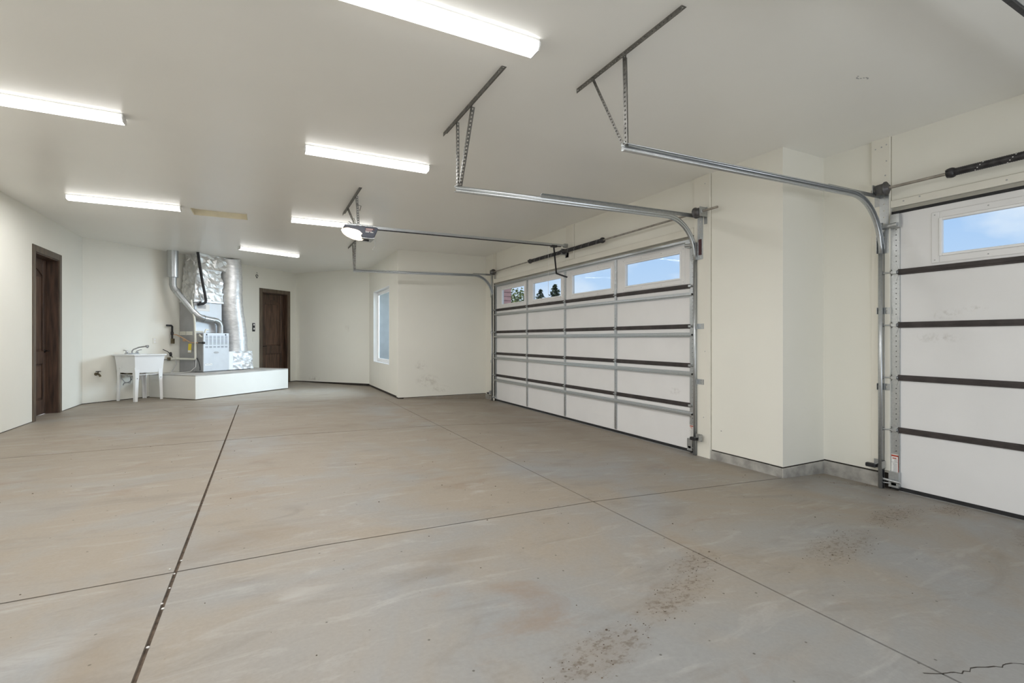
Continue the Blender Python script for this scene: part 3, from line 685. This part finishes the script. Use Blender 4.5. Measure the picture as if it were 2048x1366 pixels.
hanger('track_hanger', 'slotted steel hanger under the opener lamp holding the far track', (1.53, 9.05, H), (1.53, 10.30, H),
    [((1.535, 9.58, H-.01), (1.535, 9.635, 2.51), (1, 0, 0), (0, -1, 0), .034), ((1.54, 9.86, H-.012), (1.53, 9.65, 2.51), (1, 0, 0), (0, -1, 0), .026)])
hanger('opener_hanger', 'rusty slotted steel hanger carrying the lit door opener', (1.045, 6.15, H), (1.045, 7.54, H),
    [((1.06, 6.50, H-.01), (1.10, 6.62, 2.69), (1, 0, 0), (0, 1, 0), .028), ((1.05, 7.17, H-.01), (1.095, 6.78, 2.69), (1, 0, 0), (0, 1, 0), .024)])

# ------------------------------------------------------------------ door openers
def opener(name, label, xb, y, z, xw, zw, lit=True):
    t_ = thing(name, label, 'door opener', (xb+.2, y, z-.08), 0)
    # chassis
    m = MB(); m.box(xb+.06, xb+.42, y-.10, y+.10, z-.02, z+.03); m.box(xb+.24, xb+.40, y-.125, y+.125, z-.155, z-.12); m.build('chassis', GALV, t_, bevel=.003)
    k = 10
    prof = [(.02, .0), (.43, .0), (.445, -.012), (.44, -.03), (.395, -.135), (.37, -.145), (.24, -.145), (.16, -.06), (.06, -.03), (.0, -.04)]
    MB().prism(prof, lambda a, b: (xb+a, y-.135, z+b), lambda a, b: (xb+a, y+.135, z+b)).build('cover', NAVY, t_, bevel=.008, seg=2)
    m = MB(); m.lathe([(0, -1), (.45, -.89), (.75, -.66), (.93, -.37), (1, 0), (.93, .37), (.75, .66), (.45, .89), (0, 1)], (0, 0, 0), 'z', 24)
    ca, sa = math.cos(-.20), math.sin(-.20)
    for v in m.v:
        a, b, c = v.x*.165, v.y*.156, v.z*.074
        v.x, v.y, v.z = xb+.158 + a*ca - c*sa*-1, y + b, z-.084 + c*ca + a*sa
    m.build('lens', BULB if lit else PAN, t_, smooth=True)
    # maker's decal on the side of the cover: three short printed lines
    m = MB(); yy = y-.1358
    m.mat(0).box(xb+.275, xb+.395, yy, yy+.001, z-.043, z-.020); m.mat(1).box(xb+.285, xb+.375, yy-.0004, yy, z-.040, z-.026)
    m.mat(1).box(xb+.278, xb+.36, yy, yy+.001, z-.060, z-.050); m.mat(2).box(xb+.278, xb+.325, yy, yy+.001, z-.077, z-.066).box(xb+.34, xb+.38, yy, yy+.001, z-.078, z-.067)
    m.build('maker_decal', [MAROON, PINK, PAPER], t_)
    for q in range(4): MB().box(xb+.17+.07*q, xb+.205+.07*q, y-.128, y-.09, z+.002, z+.016).build('terminal', PAPER, t_, bevel=.003)
    # rail
    m = MB(); m.bar((xb+.40, y, z+.022), (xw, y, zw), .032, .034); m.mat(1).bar((xb+.40, y-.002, z-.002), (xw-.12, y-.002, zw-.024), .022, .012)
    r = m.build('rail', [GALVL, DARKM], t_)
    MB().box(xw-.30, xw-.20, y-.03, y+.03, zw-.045, zw-.012).build('trolley', DARKM, r, bevel=.004)
    m = MB(); m.box(xw-.06, xw+.02, y-.022, y-.017, zw-.03, zw+.03); m.box(xw-.06, xw+.02, y+.017, y+.022, zw-.03, zw+.03); m.tube([(xw-.03, y-.03, zw-.003), (xw-.03, y+.03, zw-.003)], .008, 8); m.build('header_bracket', GALV, t_)
    # bent arm to the door
    m = MB(); m.perf((xw-.25, y-.015, zw-.03), (xw-.20, y-.015, zw-.47), (0, 1, 0), .03, .005, .04, .006); m.bar((xw-.252, y, zw-.03), (xw-.202, y, zw-.47), .004, .024)
    m.bar((xw-.205, y, zw-.465), (xw+.005, y, zw-.515), .03, .02); m.build('door_arm', BLACKP, t_)
    m = MB(); m.tube([(xw-.36, y-.01, zw-.02), (xw-.36, y-.01, 1.78)], .0022, 6); c = m.build('release_cord', PAPER, t_)
    m = MB(); m.prism([(-.03, 0), (.03, 0), (.022, .012), (.006, .016), (.004, .05), (-.004, .05), (-.006, .016), (-.022, .012)], lambda a, b: (xw-.36, y-.01+a, 1.735+b), lambda a, b: (xw-.348, y-.01+a, 1.735+b)); m.build('release_handle', BLACKP, c)
    m = MB(); m.tube([(xb+.40, y-.10, z-.13), (xb+.415, y-.10, z-.19), (xb+.405, y-.10, z-.25), (xb+.375, y-.10, z-.29), (xb+.39, y-.10, z-.31)], .0018, 6); m.build('antenna_wire', GREY, t_)
    m = MB(); m.tube([(xb+.26, y-.03, z-.155), (xb+.34, y-.03, z-.165)], .012, 8); m.build('chain_guard', BLACKP, t_)
    return t_
opener('garage_door_opener', 'glowing navy door opener hanging from the ceiling before the wide door', .915, 6.70, 2.672, 4.44, 2.722)
opener('garage_door_opener', 'door opener of the narrow door, its rail crossing the top right corner', 1.90, .98, 2.81, 5.10, 2.80, False)
tag(MB().tube([(1.075, 6.53, 2.94), (1.13, 6.52, 2.92), (1.115, 6.54, 2.86)], .004, 6).build('loose_wire', BLACKP), 'loose black wire end by the right strap of the opener hanger', 'wire')
tag(MB().tube([(1.04, 6.95, 2.80), (1.11, 6.85, 2.74), (1.12, 6.80, 2.73), (1.09, 6.84, 2.83)], .004, 6).build('loose_wire', BLACKP), 'loose black wire twisted on the left strap of the opener hanger', 'wire')

# ------------------------------------------------------------------ safety sensors
def sensor(loc, d, label):
    x, y, z = loc; t_ = thing('safety_sensor', label, 'sensor', loc, 0, 'photo eyes at the door tracks')
    MB().box(x-.022, x+.022, y, y+d*.085, z-.018, z+.018).build('body', BLACKP, t_, bevel=.006)
    m = MB(); m.box(x-.03, x+.03, y-d*.012, y+d*.002, z+.02, z+.023); m.box(x+.022, x+.025, y-d*.06, y+d*.03, z-.02, z+.06); m.box(x-.03, x+.026, y-d*.062, y-d*.058, z-.01, z+.055); m.build('mount', GALV, t_)
    MB().lathe([(0, -.003), (.010, -.003), (.010, .003), (0, .003)], (x-.0, y+d*.085, z), 'y', 12).build('lens', SLOT, t_)
sensor((4.40, 3.975, .045), 1, 'black photo eye near the floor on the wide door near track')
sensor((4.40, 9.70, -.0), 1, 'black photo eye near the floor beside the far track')
sensor((5.07, 2.475, .012), 1, 'black photo eye near the floor beside the narrow door track')

# ------------------------------------------------------------------ ceiling lights
def ceiling_light(label, loc, rotz):
    t_ = thing('ceiling_light', label, 'light', loc, rotz, 'white tube lights on the ceiling'); x, y, z = loc
    T = lambda a, b, c: (x + a*math.cos(rotz) - b*math.sin(rotz), y + a*math.sin(rotz) + b*math.cos(rotz), z + c)
    MB(T).box(-.612, .612, -.062, .062, -.016, 0).build('pan', PAN, t_, bevel=.002)
    prof = [(-.066, -.016), (.066, -.016), (.064, -.038), (.046, -.062), (-.046, -.062), (-.064, -.038)]
    pr = [(-.046, -.062), (-.062, -.044), (-.066, -.018), (.066, -.018), (.062, -.044), (.046, -.062)]
    q = [[(sx*.606, b, c) for b, c in pr] for sx in (-1, 1)]
    m = MB(T); m.mat(1).sheet([q[0][1:3], q[1][1:3]]).sheet([q[0][3:5], q[1][3:5]]); m.mat(0).sheet([q[0][0:2], q[1][0:2]]).sheet([q[0][4:6], q[1][4:6]]).sheet([[q[0][5], q[0][0]], [q[1][5], q[1][0]]])
    for f in q: m.mat(1).add(f, [(0, 1, 2, 3, 4, 5)])
    m.build('lens', [LENS, LENSS], t_)
    for s in (-1, 1):
        MB(T).prism([(b*1.03, c*1.03) for b, c in prof], lambda b, c: (s*.606, b, c), lambda b, c: (s*.615, b, c)).build('end_cap', PAN, t_)
    l = lamp('tube_lamp', 'AREA', (0, 0, -.066), (0, 0, 0), LAMP_W, (.985, .988, 1), shape='RECTANGLE', size=1.19, size_y=.088); l.parent = t_
    return t_
LAMP_W = 25
L0 = ceiling_light('large white ceiling light nearest the camera, cut by the top edge', (.915, 2.665, H), 0)
for lb, lc, rz in (('white ceiling light cut by the left edge of the photo', (-1.645, 5.08, H), 0),
                   ('white ceiling light in front of the door opener', (.965, 5.075, H), 0),
                   ('white ceiling light left of the ceiling hatch', (-1.645, 8.185, H), 0),
                   ('white ceiling light partly hidden behind the door opener', (.985, 8.17, H), 0),
                   ('small far ceiling light above the furnace platform, set at an angle', (.12, 11.42, H), .42),
                   ('unseen ceiling light added above left of the camera', (-1.645, 2.665, H), 0),  # from here on, lamps added out of view to brighten the room
                   ('unseen ceiling light added over the camera', (.915, .15, H), 0),
                   ('unseen ceiling light added behind the camera at left', (-1.645, .15, H), 0)):
    copy_tree(L0, None, lc, rz, lb)

# ------------------------------------------------------------------ furnace platform and heating plant
pl = thing('furnace_platform', 'low white boxed platform with grey top under the furnace', 'platform', w45(2.37, .65, 0), A45)
MB(w45).box(1.18, 3.567, 0.004, 1.30, 0.0, .455).build('box', WHITEWALL, pl, bevel=.004)
MB(w45).box(1.18, 3.567, 0.004, 1.30, .4555, .474).build('top', GREYM, pl)

fu = thing('furnace', 'light grey furnace cabinet with vent slots standing on the platform', 'furnace', w45(2.13, .35, .474), A45)
m = MB(w45); m.mat(1).box(1.83, 2.445, .44, .675, .490, 1.315); m.box(1.86, 2.43, .46, .66, .475, .49); m.build('cabinet', [FURN, FURNS], fu)
door_ = MB(w45).box(1.828, 2.447, .675, .700, .495, 1.318).build('front_panel', FURN, fu, bevel=.004)
m = MB(w45)
for c in range(6):
    for r in range(11):
        if r == 8: continue
        u = 1.868 + c*.094; z = 1.245 - r*.0245; m.box(u, u+.066, .6985, .7012, z, z+.010)
tag(m.build('vent_slots', SLOT, door_), kind='stuff')
for q in (1.885, 2.345): MB(w45).box(q, q+.03, .6985, .703, 1.268, 1.30).build('latch', BLACKP, door_)
m = MB(w45); m.prism([(.062*math.cos(k*PI/12), .022*math.sin(k*PI/12)) for k in range(24)], lambda a, b: (2.13+a, .698, .895+b), lambda a, b: (2.13+a, .7035, .895+b))
o = m.build('maker_badge', GREY, door_)
m = MB(w45); m.box(1.86, 2.03, .6985, .7008, .62, .665); m.mat(1)
for k in range(6): m.box(1.865+k*.027, 1.884+k*.027, .7005, .7012, .655-.008*(k % 3), .661-.008*(k % 3))
m.build('rating_sticker', [PAPER, SLOT], door_)
m = MB(w45); m.box(1.815, 2.48, .012, .44, .476, 1.985); m.build('coil_case', FURNS, fu, bevel=.003)
m = MB(w45); m.box(1.83, 2.47, .441, .446, 1.33, 1.98); m.build('case_front', FURN, fu)
m = MB(w45); m.box(1.805, 1.816, .02, .20, 1.275, 1.355).box(1.805, 1.816, .22, .40, 1.275, 1.355); m.build('seam_cover', PVC, fu)
m = MB(w45); m.box(1.87, 2.17, .445, .452, 1.80, 1.955); m.mat(1).box(1.885, 2.08, .4515, .4525, 1.85, 1.94); m.build('access_plate', [PAPER, GREY], fu)
# crumpled foil plenum
def crumple(T, quads, n=14, amp=.02, seed=1):
    random.seed(seed); m = MB(T); prev = None
    for ring_, z in quads:
        pass
    return m
def foil_box(T, b, t, nz=22, ns=12, amp=.02, seed=3):
    """b,t: (u0,u1,n0,n1,z) bottom/top rectangles"""
    rnd = random.Random(seed); rows = []
    for i in range(nz+1):
        f = i/nz; r = [b[k] + (t[k]-b[k])*f for k in range(5)]; row = []
        per = [(r[0], r[2], r[1], r[2]), (r[1], r[2], r[1], r[3]), (r[1], r[3], r[0], r[3]), (r[0], r[3], r[0], r[2])]
        for a in per:
            for k in range(ns):
                q = k/ns; cu, cn_ = (r[0]+r[1])/2, (r[2]+r[3])/2
                u, n = a[0] + (a[2]-a[0])*q, a[1] + (a[3]-a[1])*q
                e = amp*(rnd.random()-.35); row.append((u + (u-cu)*e*2.2, n + (n-cn_)*e*2.2, r[4] + (0 if i in (0, nz) else rnd.uniform(-.5, .5)*amp)))
        row.append(row[0]); rows.append(row)
    m = MB(T); m.sheet(rows); m.add(rows[0][:-1], [tuple(range(4*ns))]); m.add(rows[-1][:-1], [tuple(range(4*ns))]); return m
ple = thing('foil_plenum', 'crumpled silver foil wrapped duct rising from furnace to ceiling', 'duct', w45(2.13, .22, 1.985), A45)
foil_box(w45, (1.795, 2.50, .08, .46, 1.985), (1.92, 2.46, .06, .43, H-.003), 20, 9, .06).build('foil_wrap', FOIL, ple)
m = MB(w45); m.box(1.79, 2.505, .03, .475, 1.985, 2.035); m.build('foil_tape', FOILD, ple, bevel=.008)
foil_box(w45, (1.89, 2.50, .08, .50, 2.72), (1.93, 2.72, .08, .45, H-.003), 8, 9, .09, 9).build('foil_collar', FOIL, ple)
# silver return duct
rd = thing('return_duct', 'fat round silver foil duct dropping into a foil box beside furnace', 'duct', w45(2.85, .35, .474), A45)
pts = []; rr = []
rnd = random.Random(5)
for k in range(26):
    f = k/25; z = .88 + (H-.892)*f
    pts.append((2.80 + .02*math.sin(f*9) - .055*f*f + .10*(1-f)**2, .36, z)); rr.append((.262 - .03*f)*(1 + .022*math.sin(k*2.3) + rnd.uniform(-.012, .012)))
MB(w45).tube(pts, rr, 26).build('round_duct', FOILD, rd)
for f in (.06, .62, .68, .93):
    k = f*25; i = int(k); p = pts[i]; MB(w45).tube([(p[0], p[1], p[2]-.012), (p[0], p[1], p[2]+.012)], rr[i]*1.02, 26).build('tape_band', FOIL, rd)
foil_box(w45, (2.60, 3.16, .05, .63, .49), (2.60, 3.14, .05, .62, .905), 8, 9, .022, 4).build('foil_box', FOILD, rd)
MB(w45).box(2.66, 3.12, .09, .60, .4745, .49).build('box_base', BLACKP, rd)
MB(w45).box(2.455, 2.59, .06, .66, .49, .905).build('filter_rack', VINYL, rd, bevel=.006)
# flue
fp = thing('flue_pipe', 'galvanised flue pipe climbing diagonally from furnace to ceiling', 'pipe', w45(1.53, .2, 2.4), A45)
MB(w45).tube([(1.527, .20, 2.49), (1.527, .20, H-.001)], .100, 22).build('outer_sleeve', GALVL, fp)
P = [(1.530, .20, 2.50), (1.530, .20, 2.32), (1.545, .21, 2.26), (1.572, .235, 2.215)]
MB(w45).tube(P, .066, 18).build('upper_elbow', GALV, fp)
MB(w45).tube([(1.560, .225, 2.225), (1.80, .53, 1.70)], .060, 18).build('diagonal_pipe', GALVL, fp)
MB(w45).tube([(1.775, .50, 1.755), (1.81, .54, 1.685), (1.86, .565, 1.655), (1.92, .566, 1.640)], .066, 18).build('middle_elbow', GALV, fp)
MB(w45).tube([(1.90, .566, 1.645), (2.20, .566, 1.60)], .060, 18).build('level_pipe', GALVL, fp)
MB(w45).tube([(2.17, .566, 1.605), (2.25, .566, 1.59), (2.31, .566, 1.55), (2.337, .566, 1.48), (2.337, .566, 1.318)], .064, 18).build('lower_elbow', GALV, fp)
for p, q in (((1.530, .20, 2.335), (1.530, .20, 2.35)), ((1.577, .24, 2.205), (1.584, .249, 2.192)), ((1.79, .52, 1.725), (1.797, .528, 1.71)), ((1.925, .566, 1.639), (1.94, .566, 1.637))):
    MB(w45).tube([p, q], .070, 18).build('joint_band', GALV, fp)
# black insulated refrigerant line
rl = thing('refrigerant_line', 'black foam insulated line dropping from ceiling past the foil plenum', 'pipe', w45(1.9, .55, 2.0), A45)
MB(w45).tube([(1.815, .55, H), (1.83, .55, 2.95), (1.905, .55, 2.50), (1.985, .55, 2.13), (2.002, .55, 2.03), (1.99, .55, 1.985), (1.95, .54, 1.955), (1.86, .47, 1.93)], .027, 12).build('foam_sleeve', RUBBER, rl)
MB(w45).tube([(1.905, .51, 1.94), (1.90, .51, 2.0)], .016, 10).build('stub', RUBBER, rl)
# pvc condensate drain
pd = thing('drain_pipe', 'white plastic drain pipe with trap running down beside the furnace', 'pipe', w45(1.76, .4, .75), A45)
MB(w45).tube([(1.55, .06, .765), (1.70, .06, .765)], .022, 10).build('horizontal_run', PVC, pd)
MB(w45).tube([(1.70, .06, .765), (1.735, .20, .765), (1.75, .53, .762), (1.75, .556, .775), (1.752, .562, .80), (1.752, .562, 1.20), (1.745, .545, 1.62), (1.735, .46, 2.02)], .021, 12).build('riser', PVC, pd)
MB(w45).tube([(1.752, .562, 1.345), (1.80, .60, 1.345), (1.87, .63, 1.34)], .018, 10).build('tee', PVC, pd)
MB(w45).tube([(1.79, .62, 1.285), (1.81, .64, 1.245), (1.85, .66, 1.235), (1.885, .67, 1.26), (1.89, .67, 1.36), (1.91, .67, 1.39), (1.98, .64, 1.39)], .018, 12).build('trap', PVC, pd)
MB(w45).tube([(1.22, .05, .755), (1.56, .05, .755)], .011, 8).build('wall_run', GALV, pd)
MB(w45).box(1.525, 1.565, .03, .09, .735, .80).build('coupling', BRASS, pd, bevel=.004)
# gas line
gp = thing('gas_line', 'black gas pipe with copper tail and yellow tag left of furnace', 'pipe', w45(1.6, .05, 1.1), A45)
MB(w45).tube([(1.50, .05, 1.478), (1.60, .05, 1.478), (1.622, .05, 1.46), (1.622, .05, 1.10)], .019, 12).build('black_pipe', BLACKP, gp)
MB(w45).box(1.60, 1.66, .03, .08, 1.09, 1.20).build('valve_body', BRASS, gp, bevel=.006)
MB(w45).lathe([(.018, -.03), (.027, -.03), (.027, .03), (.018, .03)], (1.622, .05, 1.31), 'z', 12).build('union', DARKM, gp)
MB(w45).tube([(1.63, .06, 1.285), (1.68, .10, 1.28), (1.73, .25, 1.20), (1.75, .40, 1.12), (1.755, .55, 1.105), (1.76, .62, 1.11)], .011, 8).build('flexible_line', COPPER, gp)
MB(w45).box(1.725, 1.745, .22, .30, 1.14, 1.19).build('shutoff_handle', COPPER, gp, bevel=.004)
MB(w45).tube([(1.76, .55, 1.11), (1.80, .72, 1.108)], .013, 8).build('gas_nipple', BLACKP, gp)
MB(w45).lathe([(0, -.02), (.026, -.02), (.026, .02), (0, .02)], (1.81, .72, 1.108), 'x', 14).build('gas_cap', BLACKP, gp)
m = MB(w45); m.hexa([(1.735, .36, .90), (1.738, .36, .90), (1.738, .45, .90), (1.735, .45, .90)], [(1.735, .38, 1.09), (1.738, .38, 1.09), (1.738, .47, 1.09), (1.735, .47, 1.09)]); m.build('tag_card', YELLOW, gp)
m = MB(w45); m.hexa([(1.733, .363, .905), (1.7352, .363, .905), (1.7352, .447, .905), (1.733, .447, .905)], [(1.733, .368, .95), (1.7352, .368, .95), (1.7352, .452, .95), (1.733, .452, .95)]); m.build('tag_print', PAPER, gp)
# loose cables by the plant
cbl = thing('cable', 'thin cables looping from wall outlet over the platform to furnace', 'cable', w45(1.7, .2, .48), A45)
MB(w45).tube([(1.70, .05, .75), (1.66, .12, .66), (1.52, .20, .52), (1.47, .22, .482)], .007, 6).build('grey_cable', GREY, cbl)
MB(w45).tube([(1.47, .22, .482), (1.60, .35, .481), (1.70, .48, .50), (1.745, .58, .60), (1.752, .58, .76)], .006, 6).build('white_cable', PAPER, cbl)
MB(w45).tube([(1.44, .03, .97), (1.53, .05, .92), (1.58, .07, .85), (1.60, .09, .80)], .008, 6).build('black_cable', DARKM, cbl)
MB(w45).lathe([(0, -.05), (.02, -.04), (.026, 0), (.02, .04), (0, .05)], (1.575, .07, .865), 'z', 10).build('plug', DARKM, cbl)
MB(w45).tube([(1.80, .55, .78), (1.80, .60, .70), (1.805, .63, .58), (1.81, .62, .52)], .008, 6).build('furnace_cord', BLACKP, cbl)

# ------------------------------------------------------------------ utility sink
sk = thing('utility_sink', 'white plastic laundry sink on four legs with chrome faucet', 'sink', w45(.78, .33, 0), A45)
u0, u1, n0, n1 = .50, 1.06, .06, .62
zt, zb_ = .868, .545
def ring4(du, dn, z): return [(u0+du, n0+dn, z), (u1-du, n0+dn, z), (u1-du, n1-dn, z), (u0+du, n1-dn, z)]
m = MB(w45)
A_, B_, C_, D_ = ring4(0, 0, zt), ring4(.028, .03, zb_), ring4(.03, .03, zt), ring4(.07, .07, zb_+.02)
m.add(A_ + B_, [(i, (i+1) % 4, 4+(i+1) % 4, 4+i) for i in range(4)] + [(4,5,6,7)]); m.add(C_ + D_, [(i, (i+1) % 4, 4+(i+1) % 4, 4+i) for i in range(4)] + [(4,5,6,7)])
m.build('basin', SINKW, sk)
m = MB(w45); ro = .026
m.box(u0-ro, u1+ro, n0-.045, n0+.10, zt, zt+.026).box(u0-ro, u1+ro, n1-.03, n1+ro, zt, zt+.026).box(u0-ro, u0+.035, n0+.10, n1-.03, zt, zt+.026).box(u1-.035, u1+ro, n0+.10, n1-.03, zt, zt+.026)
m.build('rim', SINKW, sk, bevel=.006)
for (cu, cn_, su, sn) in ((u0+.03, n1-.03, 1, -1), (u1-.03, n1-.03, -1, -1), (u0+.03, n0+.03, 1, 1), (u1-.03, n0+.03, -1, 1)):
    m = MB(w45); rows = []
    for z, w, o in ((zb_+.10, .085, -.012), (zb_+.02, .078, .0), (.42, .062, .004), (.25, .056, .0), (.0, .050, -.006)):
        a, b = cu - su*.006 - su*o*-1, cn_ - sn*.006
        rows.append([(a, b, z), (a + su*w, b, z), (a + su*w, b + sn*.014, z), (a + su*.014, b + sn*.014, z), (a + su*.014, b + sn*w, z), (a, b + sn*w, z), (a, b, z)])
    m.sheet(rows); m.add(rows[0][:-1], [(0,1,2,3,4,5)]); m.add(rows[-1][:-1], [(0,1,2,3,4,5)])
    m.mat(1).lathe([(0, -.004), (.007, -.004), (.007, .004), (0, .004)], (cu + su*.03, cn_ - sn*.008, .44), 'y', 8); m.build('leg', [SINKW, SLOT], sk)
m = MB(w45); m.box(u0+.05, u1-.05, n1-.055, n1-.045, .500, .512).box(u0+.05, u0+.06, n0+.05, n1-.05, .500, .512).box(u1-.06, u1-.05, n0+.05, n1-.05, .500, .512); m.build('leg_brace', SINKW, sk)
fc = MB(w45); fc.box(.655, .895, .085, .145, .894, .914); fc.tube([(.775, .115, .91), (.775, .115, .95), (.79, .13, .985), (.85, .20, 1.025), (.93, .28, 1.045)], .013, 10)
fc.lathe([(.0, -.02), (.022, -.02), (.024, .02), (0, .02)], (.945, .29, 1.045), 'x', 12)
fc.lathe([(.0, -.025), (.014, -.025), (.014, .005), (0, .005)], (.95, .29, 1.035), 'z', 12)
fc = fc.build('faucet', CHROME, sk)
for u, q in ((.68, -1), (.87, 1)):
    m = MB(w45); m.lathe([(.022, 0), (.02, .03), (.012, .045), (0, .047)], (u, .115, .912), 'z', 14); m.tube([(u, .115, .95), (u + q*.045, .13, .972), (u + q*.075, .14, .975)], .007, 8); m.build('faucet_handle', CHROME, fc)
m = MB(w45); m.tube([(.78, .34, .55), (.78, .34, .47)], .028, 12).tube([(.78, .34, .47), (.78, .33, .40), (.76, .28, .38), (.75, .20, .40), (.75, .16, .46), (.74, .03, .47)], .022, 12); m.build('drain_trap', SINKW, sk)
m = MB(w45); m.tube([(.60, .02, .50), (.60, .10, .52), (.62, .22, .50), (.72, .30, .535)], .018, 10); m.lathe([(.0, -.02), (.03, -.02), (.03, .02), (0, .02)], (.60, .09, .52), 'y', 12); m.build('shutoff_valve', BRASS, sk)
m = MB(w45); m.tube([(.60, .10, .52), (.57, .14, .44), (.60, .18, .36), (.70, .18, .33), (.74, .14, .42), (.72, .11, .60)], .008, 8).tube([(.66, .08, .34), (.60, .14, .30), (.57, .2, .335), (.66, .22, .36), (.76, .14, .40), (.82, .11, .60)], .008, 8); m.build('supply_hose', GALV, sk)
m = MB(w45); m.box(.80, .90, .10, .13, .50, .56); m.lathe([(0, -.015), (.02, -.015), (.02, .015), (0, .015)], (.85, .14, .53), 'y', 12); m.build('drain_clamp', BLACKP, sk)

# ------------------------------------------------------------------ small wall things
sp = thing('hose_spigot', 'small dark brass hose spigot on wall left of the sink', 'spigot', w45(.22, .0, .54), A45)
MB(w45).tube([(.22, 0, .535), (.22, .07, .535), (.225, .10, .515), (.228, .11, .49)], .017, 10).build('body', BRASS, sp)
MB(w45).tube([(.22, .05, .54), (.22, .065, .58)], .010, 8).build('stem', BRASS, sp)
MB(w45).lathe([(0, -.006), (.038, -.006), (.042, 0), (.036, .006), (0, .006)], (.22, .066, .585), 'z', 12).build('wheel_handle', DARKM, sp)
MB(w45).lathe([(0, 0), (.03, 0), (.028, .008), (0, .008)], (.22, .0, .535), 'y', 14).build('flange', BRASS, sp)
def plate(name, label, cat, u, z, w, hh, mt, kids):
    t_ = thing(name, label, cat, w45(u, 0, z), A45)
    MB(w45).box(u-w/2, u+w/2, 0, .007, z-hh/2, z+hh/2).build('plate', mt, t_, bevel=.002)
    for nm, a, b, c, d, mm in kids: MB(w45).box(u+a, u+b, .006, .0095, z+c, z+d).build(nm, mm, t_, bevel=.001)
plate('wall_outlet', 'cream wall outlet above the right end of the sink', 'outlet', 1.287, 1.152, .075, .118, BOARD, [('socket', -.018, .018, .012, .042, VINYL), ('socket', -.018, .018, -.042, -.012, VINYL), ('slot', -.008, -.004, .02, .034, SLOT), ('slot', -.008, -.004, -.034, -.02, SLOT)])
plate('door_control', 'black wall control with two white buttons beside the far door', 'switch', 3.757, 1.49, .085, .215, BLACKP, [('button', -.012, .028, .045, .085, PAPER), ('button', -.012, .028, -.06, -.015, PAPER), ('button', -.03, -.015, -.09, .09, DARKM)])
plate('blank_plate', 'faint cream blank plate under the black door control', 'plate', 3.757, 1.18, .075, .118, WALL, [])
lp = thing('wire_stub', 'curled wire stub poking from the wall above the far door', 'wire', w45(3.85, 0, 2.83), A45)
MB(w45).tube([(3.86, .0, 2.90), (3.85, .02, 2.88)], .012, 6).build('wire_end', GREY, lp)
m = MB(w45); m.tube([(3.85 + .028*math.cos(a*.5), .012 + .01*math.sin(a), 2.80 + .045*math.sin(a*.5)) for a in range(0, 13)], .007, 6); m.build('loop', DARKM, lp)

# ------------------------------------------------------------------ outdoors, seen through the panes
g = MB(); g.box(-40, 160, -60, 160, -.9, -.33); tag(g.build('ground', GRAVEL), kind='structure', label='gravel yard outside the garage')
ex = MB(); ex.box(2.55, 5.4, 14.3, 14.5, -.4, 3.2).box(2.55, 5.4, 13.75, 14.3, 2.62, 2.75); tag(ex.build('outer_wall', STUCCO), kind='structure', label='pale stucco outer wall seen through the side window')
hs = thing('neighbor_house', 'reddish sided house corner seen through the leftmost door pane', 'building', (7.5, 20, -.33))
MB().box(5.5, 9.04, 17.8, 24, -.33, 5.0).build('wall', SIDING, hs)
for k in range(28):
    z = .05 + k*.17
    m = MB(); m.hexa([(5.48, 17.775, z), (9.06, 17.775, z), (9.06, 17.80, z), (5.48, 17.80, z)], [(5.48, 17.79, z+.165), (9.06, 17.79, z+.165), (9.06, 17.80, z+.165), (5.48, 17.80, z+.165)]); m.build('siding_board', SIDING, hs)
MB().box(5.2, 9.3, 17.4, 24.4, 5.0, 5.2).build('roof', BARK, hs)
def tree(name, label, base, hgt, rad, n, mt, conifer, seed, z0=.25):
    rnd = random.Random(seed); t_ = thing(name, label, 'tree', base, 0); x, y, z = base
    MB().tube([(x, y, z), (x, y, z + hgt*.9)], [hgt*.022, hgt*.006], 8).build('trunk', BARK, t_)
    m = MB()
    for k in range(n):
        f = rnd.random()**.8; a = rnd.uniform(0, 2*PI)
        if conifer: R = rad*(1-f)**.5*(.6+.5*rnd.random()); zz = z + hgt*(z0 + (1-z0)*f); r = R*rnd.random()**.5; s = hgt*.022*rnd.uniform(.6, 1.5)
        else:
            th = math.acos(rnd.uniform(-1, 1)); r0 = rad*rnd.random()**.4; r = r0*math.sin(th); zz = z + hgt*.62 + r0*math.cos(th)*hgt*.4/rad; s = hgt*.02*rnd.uniform(.6, 1.5)
        c = Vector((x + r*math.cos(a), y + r*math.sin(a), zz)); d1 = Vector((rnd.uniform(-1,1), rnd.uniform(-1,1), rnd.uniform(-.6,.6))).normalized(); d2 = d1.cross(Vector((rnd.uniform(-1,1), rnd.uniform(-1,1), 1))).normalized()
        m.add([tuple(c + d1*s), tuple(c + d2*s*.5), tuple(c - d1*s), tuple(c - d2*s*.5)], [(0,1,2,3)])
    o = m.build('foliage', mt, t_, recalc=False); o['kind'] = 'stuff'
tree('leafy_tree', 'green leafy tree seen through the leftmost pane of the wide door', (13.7, 26.0, -.33), 4.6, 1.35, 2600, LEAF, False, 3)
tree('leafy_tree', 'dark leafy tree behind the reddish house corner', (18.2, 33.0, -.33), 5.0, 1.8, 1800, LEAF, False, 4)
tree('pine_tree', 'smaller dark pine seen through the second door pane', (35.5, 60.4, -.33), 8.6, 1.35, 620, PINE, True, 5, .45)
tree('pine_tree', 'taller dark pine right of another in the second door pane', (37.4, 59.5, -.33), 9.35, 1.45, 800, PINE, True, 6, .45)
